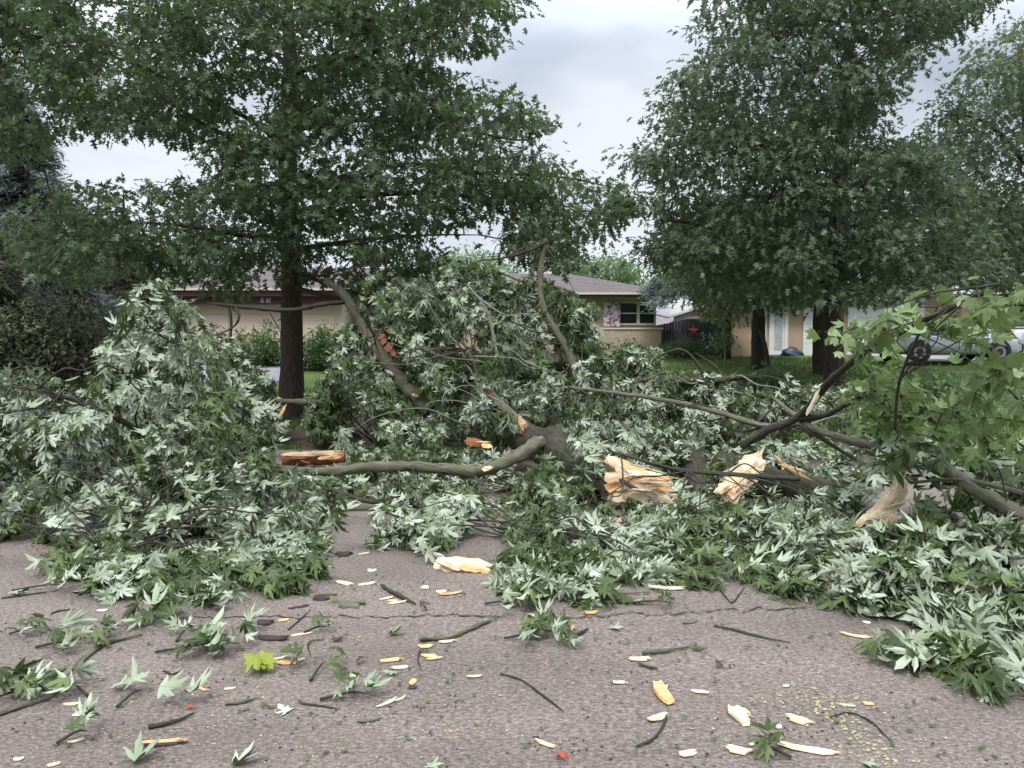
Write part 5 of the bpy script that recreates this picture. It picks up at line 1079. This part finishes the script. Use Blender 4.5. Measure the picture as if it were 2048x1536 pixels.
def stick(pts, r, m_, label, name='twig', cat='twig'):
    r = r * .78; p = [G(a, b_) + [random.uniform(-.006, .006), random.uniform(-.01, .01), r] for a, b_ in pts]; return tagged(tube(name, p, [r * .9] + [r * random.uniform(.7, 1.1) for _ in p[2:]] + [r * .35], M[m_], None, 7, 7, .22), label, cat)
def leaf(px, py, size, ang, lm, label, flip=True, kind='silver_hi', v=None, tilt=.15, name='fallen_leaf'):
    g, s_ = gs(px, py); v = (random.choice([0, 5]) if kind == 'silver_hi' else 0) if v is None else v
    o = bpy.data.objects.new(name, tmesh(kind, v, [M[lm], M['petiole']])); COL.objects.link(o)
    s_ = size * s_ / 1.35; ar = math.radians(ang); y = np.array([[math.cos(ar), math.sin(ar), random.uniform(-.05, .1)]]); z = np.array([[random.uniform(-tilt, tilt), random.uniform(-tilt, tilt) - .12, -1.0 if flip else 1.0]])
    R = frames(y, z)[0]; mt = np.eye(4); mt[:3, :3] = R * s_; mt[:3, 3] = g - R[:, 1] * s_ * .4; mt[2, 3] = .035 if not flip else .012
    V = TEMP[kind][v][0] @ (R * s_).T; mt[2, 3] = -V[:, 2].min() + .003
    o.matrix_local = Matrix(mt.tolist()); return tagged(o, label, 'leaf')
def sprig(px, py, wpx, hpx, n, ang, lm, silver, label, size=.11, stem=True, kind='silver_hi', hgt=.10, name='leafy_twig'):
    g, s_ = gs(px, py); T = thing(name, label, 'leafy twig', (g[0], g[1], 0)); ar = math.radians(ang); d = np.array([math.cos(ar), math.sin(ar), 0]); L = wpx * s_
    a, b_ = g - d * L * .55, g + d * L * .35
    if stem: tube('stem', [a + [0, 0, .01], g + [0, .01, .03], b_ + [0, 0, .025]], [.007, .005, .002], M['bark_dark'], T, 6, 4, .1)
    t_ = rng.random(n); base = a * .7 + b_ * .3 + (b_ - a)[None] * (t_ * .8)[:, None] * 1.0
    side = np.stack([-d[1] * np.ones(n), d[0] * np.ones(n), 0 * t_], 1) * rng.normal(0, .5, n)[:, None]
    pos = base + side * (hpx * s_ * 1.2) + np.stack([0 * t_, 0 * t_, rng.uniform(.03, hgt, n)], 1)
    ax = side * 1.2 + d * .6 + rnd(n, .35); ax[:, 2] = rng.uniform(-.35, .15, n); sv_ = rng.random(n) < silver
    nor = np.where(sv_[:, None], np.array([0, .5, -.8]), np.array([0, -.4, .9])) + rnd(n, .35); R = frames(ax, nor); s = size * rng.uniform(.6, 1.15, n)
    K = len(TEMP[kind])
    for i in range(n):
        k = int(rng.integers(0, K)); low = (TEMP[kind][k][0] @ (R[i] * s[i]).T)[:, 2].min(); pos[i, 2] = max(pos[i, 2], -low + .003)
        o = bpy.data.objects.new('leaf', tmesh(kind, k, [M[lm], M['petiole']])); COL.objects.link(o); o.parent = T
        mt = np.eye(4); mt[:3, :3] = R[i] * s[i]; mt[:3, 3] = pos[i] - ORG[T.name]; o.matrix_local = Matrix(mt.tolist())
    return T
# big chunk beside the front spray
CH = thing('split_wood_slab', 'large cream split slab with orange streaks lying beside the leafy spray, centre of the road', 'wood', G(930, 1150))
for i, (px, py, L, W, a, d, mm) in enumerate([(925, 1140, 120, 30, 14, .03, 'wood_cream'), (945, 1128, 95, 22, 8, .0, 'wood_cream'), (935, 1150, 100, 26, 24, -.05, 'wood_peach'), (960, 1140, 80, 14, 12, -.1, 'wood_orange'), (915, 1132, 80, 16, 20, -.08, 'wood_cream'), (950, 1158, 60, 14, 18, -.12, 'wood_cream')]):
    s_ = 5.2 / FPX; ar = math.radians(a); shard(CH, P(px, py, 5.25 + d), (math.cos(ar), .1, -math.sin(ar)), (.05, -.75, .65), L * s_, W * s_ * 1.1, .03, M[mm], seed=200 + i)
# sprigs
sprig(150, 1290, 130, 45, 15, 15, 'maple', .4, 'dark green leafy sprig with two silvery leaves, left side of the road', .10)
sprig(415, 1300, 180, 45, 26, 10, 'maple', .25, 'wide low bunch of dark green leaves left of centre, above the yellow-green leaf', .10)
sprig(320, 1245, 150, 50, 22, 160, 'maple', .3, 'green leaf bunch just below the left foliage heap', .11)
sprig(1080, 1275, 135, 50, 24, 10, 'maple', .35, 'round clump of green leaves with torn orange wood at its right side', .10)
sprig(1035, 1210, 120, 45, 18, 0, 'maple', .4, 'green leaf clump directly below the cream wood slab', .10)
sprig(640, 1345, 80, 60, 5, 80, 'maple', .05, 'pair of dark green leaves standing up right of the yellow-green leaf', .12, hgt=.12)
sprig(700, 1400, 110, 30, 7, 5, 'maple', .95, 'row of pale silvery leaves on a dark twig, lower left of centre', .095)
sprig(265, 1400, 70, 70, 4, 70, 'maple', 1.0, 'three pale silvery leaves on one stem near the lower left', .105)
sprig(35, 1395, 110, 40, 12, 30, 'maple', .15, 'green leaves on the mossy branch at the left edge', .11)
sprig(150, 1385, 80, 26, 6, 150, 'maple', .1, 'small green leaf tuft right of the mossy branch', .10)
sprig(60, 1268, 70, 16, 6, 10, 'maple', .2, 'flat small green sprig near the left edge under the heap', .075)
sprig(635, 1265, 50, 20, 5, 20, 'maple', .1, 'tiny dark green tuft beside the brown bark scraps', .07)
sprig(150, 1480, 60, 20, 5, 40, 'maple', .2, 'small dark sprig beside a white chip, bottom left', .07)
sprig(1310, 1212, 110, 14, 8, -8, 'maple', .3, 'thin line of small green leaves below the pale bark strip', .07)
sprig(1540, 1512, 75, 26, 5, 160, 'maple', .05, 'dark green leaf tuft at the bottom between the cream wood pieces', .10)
sprig(365, 1275, 50, 30, 4, 90, 'maple', 1.0, 'few whitish upturned leaves at the left end of the wide green bunch', .085)
sprig(90, 1180, 110, 30, 8, 10, 'maple', .8, 'pale sprig lying loose left, in front of the heap edge', .09)
sprig(1660, 1178, 80, 10, 3, 0, 'maple', .9, 'thin pale leaf strip between the two right sprays', .07)
sprig(500, 1340, 90, 40, 5, 25, 'maple_yellow', .1, 'bright yellow-green maple leaves lying left of centre', .105, kind='norway', stem=False, hgt=.05, name='yellow_leaf_cluster')
# loose leaves
leaf(295, 1515, 90, 60, 'maple', 'large pale leaf at the bottom left beneath the orange split stick')
leaf(495, 1528, 80, 20, 'maple', 'pale green leaf cut by the bottom edge, left of centre')
leaf(795, 1270, 45, 10, 'maple', 'white starry leaf above the orange chips')
leaf(780, 1350, 34, 200, 'maple', 'small pale leaf right beneath the cream chip group')
leaf(567, 1422, 42, 150, 'maple', 'pale leaf at the left end of the small dark twig')
leaf(1232, 1256, 36, 60, 'maple', 'folded whitish leaf right of the round green clump', tilt=.8)
leaf(1399, 1299, 40, 30, 'maple_green', 'light green leaf beside the bark stick with cream end', False)
leaf(1015, 1215, 34, 200, 'maple', 'white curled leaf on the clump below the slab', tilt=.7)
leaf(670, 1205, 30, 20, 'maple', 'small grey-green leaf beside the olive bark slab', False)
leaf(382, 1418, 22, 40, 'red_leaf', 'small red leaf at the tip of the bark stick', False)
leaf(1126, 1518, 34, 60, 'red_leaf', 'orange-red leaf scrap near the bottom centre', False)
leaf(1441, 1335, 30, 0, 'brown_leaf', 'small brown leaf in the open road right of the bark stick', False)
leaf(1769, 1271, 30, 40, 'brown_leaf', 'dark curled leaf by the peach ended stick', False, tilt=.6)
leaf(677, 1280, 36, 80, 'brown_leaf', 'dark curled leaf right of the tiny green tuft', False, tilt=.6)
leaf(850, 1222, 30, 10, 'brown_leaf', 'dark leaf scrap below the mossy twig', False, tilt=.5)
leaf(1278, 1205, 36, 20, 'maple', 'white leaf at the start of the thin green line')
leaf(40, 1190, 46, 0, 'maple', 'pale leaf lying at the far left in front of the heap')
leaf(720, 1325, 26, 120, 'brown_leaf', 'little brown curl left of the long orange chip', False, tilt=.6)
leaf(1740, 1530, 40, 20, 'maple', 'pale leaf at the bottom right edge')
leaf(868, 1532, 46, 70, 'maple', 'pale leaf half out of frame at the bottom centre')
# twigs and sticks
stick([(0, 1432), (60, 1410), (105, 1392), (140, 1350), (200, 1295), (285, 1272)], .016, 'bark_maple', 'long curved mossy branch coming in from the left edge', 'fallen_branch', 'branch')
stick([(5, 1198), (60, 1190), (118, 1182)], .008, 'bark_dark', 'thin dark twig at the upper left of the open road')
stick([(102, 1230), (118, 1224), (148, 1221)], .007, 'bark_dark', 'short crooked twig left, below the heap edge')
stick([(575, 1262), (600, 1240), (622, 1220)], .007, 'bark_dark', 'slanting dark twig beside the brown bark scraps')
stick([(765, 1174), (790, 1190), (810, 1200), (832, 1212)], .016, 'bark_dark', 'dark mossy stick with cream chips beside it, centre left')
stick([(840, 1283), (900, 1278), (950, 1258), (998, 1236)], .014, 'bark_maple', 'long broken bark covered stick in the middle of the road', 'broken_stick', 'stick')
stick([(845, 1283), (870, 1281), (900, 1279)], .012, 'bark_dark', 'dark end of the long broken stick')
stick([(1000, 1350), (1040, 1362), (1080, 1385), (1105, 1405), (1128, 1425)], .008, 'bark_dark', 'curved dark twig right of the bottom centre')
stick([(840, 1300), (838, 1320), (844, 1340)], .005, 'bark_dark', 'hair-thin twig between the orange chips')
stick([(450, 1413), (485, 1407), (520, 1396)], .010, 'bark_maple', 'short grey-green stick below the yellow-green leaf')
stick([(715, 1447), (740, 1445), (763, 1438)], .010, 'bark_maple', 'short stick under the row of pale leaves')
stick([(600, 1411), (640, 1414), (678, 1420)], .006, 'bark_dark', 'thin twig leading to the pale leaf row')
stick([(703, 1350), (706, 1370), (712, 1390)], .006, 'bark_dark', 'short upright twig above the pale leaf row')
stick([(295, 1458), (345, 1450), (388, 1430)], .013, 'bark_dark', 'dark bark stick with a red leaf at its tip, lower left')
stick([(1429, 1252), (1475, 1264), (1530, 1278), (1579, 1287)], .008, 'bark_dark', 'straight thin dark twig in the open road at right')
stick([(1285, 1310), (1330, 1306), (1379, 1298)], .016, 'bark_maple', 'bark covered stick with a cream broken end, right of centre', 'broken_stick', 'stick')
stick([(1739, 1285), (1755, 1296), (1776, 1302)], .007, 'bark_dark', 'dark twig behind the peach ended stick')
stick([(1334, 1438), (1322, 1462), (1304, 1484), (1285, 1490), (1268, 1494)], .008, 'bark_dark', 'bent dark twig under the cream block')
stick([(1441, 1182), (1452, 1196), (1466, 1207), (1476, 1192), (1489, 1176)], .007, 'bark_dark', 'V shaped dark twig below the right centre spray')
stick([(1660, 1436), (1700, 1428), (1740, 1446), (1790, 1490)], .006, 'bark_dark', 'arched thin twig by the yellow wood shreds')
stick([(1150, 1272), (1165, 1266), (1178, 1259)], .012, 'bark_dark', 'thick dark stub right of the round green clump')
stick([(1220, 1190), (1300, 1186)], .010, 'bark_maple', 'short stick lying under the centre spray leaves')
stick([(325, 1345), (345, 1350), (368, 1340)], .007, 'bark_dark', 'dark twig end below the wide green bunch')
stick([(1160, 1150), (1210, 1160), (1262, 1166)], .006, 'bark_dark', 'thin twig at the start of the pale bark strip')
# wood chips
C_ = [(690, 1168, 36, 13, -25, 'wood_pale', 'cream triangular chip below the left heap edge'), (733, 1169, 30, 9, 20, 'wood_pale', 'flat cream chip right of the triangular one'), (745, 1142, 20, 7, 5, 'wood_pale', 'small cream chip above the pair, near the dark scrap'),
      (727, 1108, 17, 6, 30, 'wood_cream', 'tiny yellowish chip near the centre spray'), (772, 1198, 22, 6, 35, 'wood_cream', 'cream chip left of the mossy stick'), (797, 1206, 36, 6, 20, 'wood_cream', 'slim cream chip beside the mossy stick'),
      (785, 1203, 20, 6, 10, 'wood_orange', 'orange chip between two cream chips at the mossy stick'), (850, 1176, 17, 7, 0, 'wood_pale', 'small cream chip left of the big slab'), (882, 1184, 20, 8, 10, 'wood_pale', 'cream chip touching the orange stick'),
      (902, 1188, 40, 8, 22, 'wood_orange', 'orange split stick just below the cream slab'), (895, 1284, 34, 9, 15, 'wood_pale', 'cream shred beside the long broken stick'), (851, 1294, 30, 10, 10, 'wood_orange', 'rounded orange chip left of centre'),
      (785, 1321, 46, 10, 8, 'wood_orange', 'long orange chip lying left of the orange group'), (858, 1313, 32, 9, -10, 'wood_orange', 'orange chip in the middle of the orange group'), (868, 1318, 30, 8, 20, 'wood_peach', 'peach chip at the right of the orange group'),
      (800, 1336, 36, 9, 15, 'wood_pale', 'cream chip under the long orange chip'), (825, 1366, 16, 18, 90, 'wood_orange', 'small upright orange block with dark bark'), (950, 1354, 34, 7, 8, 'wood_pale', 'pale chip near the middle of the lower road'),
      (567, 1241, 20, 7, 10, 'wood_orange', 'yellow-orange chip above the brown bark scraps'), (370, 1253, 46, 6, 4, 'wood_pale', 'long white splinter right of the green leaf bunch'), (605, 1269, 36, 7, 25, 'wood_cream', 'yellow-cream splinter beside the tiny green tuft'),
      (575, 1327, 42, 10, 5, 'wood_orange', 'orange chip right behind the yellow-green leaf'), (595, 1322, 26, 8, 20, 'wood_cream', 'cream chip at the right end of the yellow-green leaf'), (560, 1318, 30, 6, 30, 'wood_cream', 'thin cream chip above the orange one at the yellow leaf'),
      (775, 1407, 40, 12, 45, 'wood_pale', 'slanted cream chip right of the pale leaf row'), (800, 1400, 22, 8, 45, 'wood_pale', 'smaller slanted cream chip right of the pale leaf row'), (142, 1410, 30, 7, 10, 'wood_cream', 'cream chip right of the mossy branch'),
      (155, 1431, 20, 7, 0, 'wood_pale', 'small white chip below the mossy branch'), (152, 1484, 26, 9, 30, 'wood_pale', 'white chip on the small dark sprig, bottom left'), (37, 1520, 20, 9, 10, 'wood_pale', 'white chip at the bottom left corner'),
      (107, 1531, 22, 10, 20, 'wood_peach', 'peach chip at the bottom edge, far left'), (405, 1380, 34, 6, -30, 'wood_peach', 'curled peach bark peel below the yellow-green leaf'), (707, 1352, 18, 8, 0, 'wood_pale', 'white chip above the pale leaf row'),
      (205, 1222, 20, 8, 10, 'wood_pale', 'whitish chip in front of the left heap'), (460, 1379, 20, 6, 20, 'wood_pale', 'little white chip under the yellow-green leaf'),
      (1137, 1265, 46, 14, 70, 'wood_orange', 'torn orange strip at the right side of the round green clump'), (1184, 1226, 26, 9, 10, 'wood_orange', 'small orange chip right of the slab clump'), (1381, 1244, 36, 9, 12, 'scrap_olive', 'olive bark piece right of centre'),
      (1280, 1319, 44, 9, 4, 'wood_cream', 'cream broken end of the bark covered stick'), (1296, 1335, 34, 8, -35, 'scrap', 'dark brown bark piece under the bark covered stick'), (1712, 1273, 52, 10, -25, 'wood_peach', 'peach stripped stick end at right'),
      (1733, 1246, 17, 5, 0, 'wood_pale', 'small white chip near the right bough'), (1238, 1366, 24, 7, 5, 'wood_pale', 'white chip right of the bottom centre'), (1401, 1385, 38, 9, -10, 'wood_cream', 'cream chip between the knobbly orange piece and right side'),
      (1572, 1373, 14, 7, 20, 'wood_pale', 'tiny white oval chip in the right road'), (1324, 1385, 34, 58, 0, 'wood_orange', 'knobbly orange wood piece right of the bottom centre'), (1316, 1437, 42, 20, 30, 'wood_cream', 'cream wood block with dark twig beneath'),
      (1481, 1434, 40, 50, 5, 'wood_cream', 'largest blocky cream wood piece in the right foreground'), (1599, 1442, 46, 26, -35, 'wood_peach', 'peach wood block right of the largest cream piece'), (1556, 1455, 18, 9, 0, 'wood_pale', 'white oval chip between cream and peach blocks'),
      (1376, 1509, 38, 18, 15, 'wood_cream', 'cream chip near the bottom right of centre'), (1478, 1503, 44, 26, -25, 'wood_cream', 'ragged cream chunk at the bottom, left of the long stick'), (1616, 1501, 112, 18, -18, 'wood_cream', 'long cream split stick at the bottom right'),
      (1091, 1490, 42, 12, -35, 'wood_cream', 'slanted cream chip at the bottom centre'), (1736, 1409, 20, 8, -10, 'wood_orange', 'small orange chip right of the yellow shreds'), (1694, 1412, 28, 7, -20, 'wood_pale', 'cream sliver right of the yellow shreds'),
      (1335, 1178, 80, 8, -2, 'wood_pale', 'long pale bark strip lying across the road centre right'), (1280, 1168, 50, 7, -18, 'wood_pale', 'left half of the pale bark strip'), (1070, 1150, 26, 7, 50, 'wood_orange', 'small orange chip in the leaves right of the slab'),
      (326, 1484, 92, 9, 12, 'wood_orange', 'long orange split stick at the bottom left'), (650, 1196, 40, 22, 20, 'scrap', 'dark curled bark scrap left of centre'), (688, 1110, 34, 18, 10, 'scrap', 'dark bark scrap beside the left foliage'),
      (705, 1211, 52, 18, 4, 'scrap_olive', 'olive bark slab left of the mossy stick'), (530, 1247, 34, 14, 5, 'scrap', 'upper brown bark scrap left of centre'), (545, 1278, 64, 14, -6, 'scrap', 'lower long brown bark scrap left of centre'), (598, 1215, 34, 8, 25, 'scrap', 'small brown bark bit beside the curled scrap'),
      (1062, 1233, 14, 7, 0, 'wood_peach', 'tiny pinkish chip on the crack line'), (1890, 1238, 26, 8, 10, 'wood_pale', 'pale chip under the right bough edge'), (1505, 1490, 14, 7, 30, 'wood_pale', 'tiny pale crumb above the ragged chunk')]
for c_ in C_: chip(c_[0], c_[1], c_[2], c_[3], c_[4], c_[5], c_[6])
# dark bark under the long orange stick and the block
chip(328, 1491, 88, 8, 12, 'scrap', 'black bark edge under the long orange split stick', 'bark_strip', 'bark')
chip(825, 1376, 18, 8, 0, 'scrap', 'black bark edge under the small orange block', 'bark_strip', 'bark')
# uncountable crumbs
def crumbs(name, label, n, m_, s0, s1, fn):
    V, F = [], []; hub = [fn() for _ in range(max(6, n // 14))]
    for i in range(n):
        px, py = fn()
        if i % 4: h_ = random.choice(hub); px, py = h_[0] + random.gauss(0, 45), h_[1] + random.gauss(0, 14)
        py = min(max(py, 1010), 1560); g = G(px, py); s_ = random.uniform(s0, s1); a = random.random() * 6.28; k = len(V); q = [(math.cos(a + j * 1.57) * s_ * random.uniform(.5, 1.3), math.sin(a + j * 1.57) * s_ * random.uniform(.3, .8)) for j in range(4)]
        V += [[g[0] + x, g[1] + y, .002] for x, y in q] + [[g[0] + x * .6, g[1] + y * .6, .002 + s_ * .5] for x, y in q]; F += (BOXF + k).tolist()
    tagged(put(name, np.array(V), np.array(F), M[m_], kind='stuff', org=np.zeros(3), smooth=False), label, 'debris')
U = random.uniform
crumbs('wood_crumbs', 'pale wood crumbs scattered over the road', 420, 'wood_pale', .003, .008, lambda: (U(0, 2048), 1100 + 436 * random.random()))
crumbs('bark_crumbs', 'dark bark crumbs scattered over the road', 620, 'scrap', .002, .009, lambda: (U(0, 2048), 1080 + 456 * random.random()))
crumbs('wood_shreds', 'yellow shredded wood in the right foreground', 170, 'shred', .004, .011, lambda: (lambda t_: (1604 + 170 * t_ + random.gauss(0, 12), 1388 + 122 * t_ + random.gauss(0, 9)))(random.random()))
crumbs('orange_crumbs', 'small orange wood crumbs scattered over the road', 120, 'wood_orange', .003, .008, lambda: (U(200, 1800), 1150 + 380 * random.random()))
V, F = [], []
for i in range(700):
    px, py = U(-20, 2060), 1085 + 440 * random.random() ** 1.9; px += 60 * math.sin(py * .11 + px * .02); g = G(px, py); s_ = random.uniform(.010, .034); k = len(V); a = U(0, 6.28)
    bv, bf, _ = TEMP['oval'][i % 3]; c, s2_ = math.cos(a), math.sin(a); q = bv * s_; q = np.stack([q[:, 0] * c - q[:, 1] * s2_, q[:, 0] * s2_ + q[:, 1] * c, q[:, 2] + .004 + abs(bv[:, 2]) * .0], 1) + [g[0], g[1], .006]
    V += q.tolist(); F += (bf + k).tolist()
tagged(put('leaf_scraps', np.array(V), np.array(F), M['maple'], kind='stuff', org=np.zeros(3), var=np.repeat(rng.random(700), 7)), 'torn leaf scraps scattered over the road', 'debris')
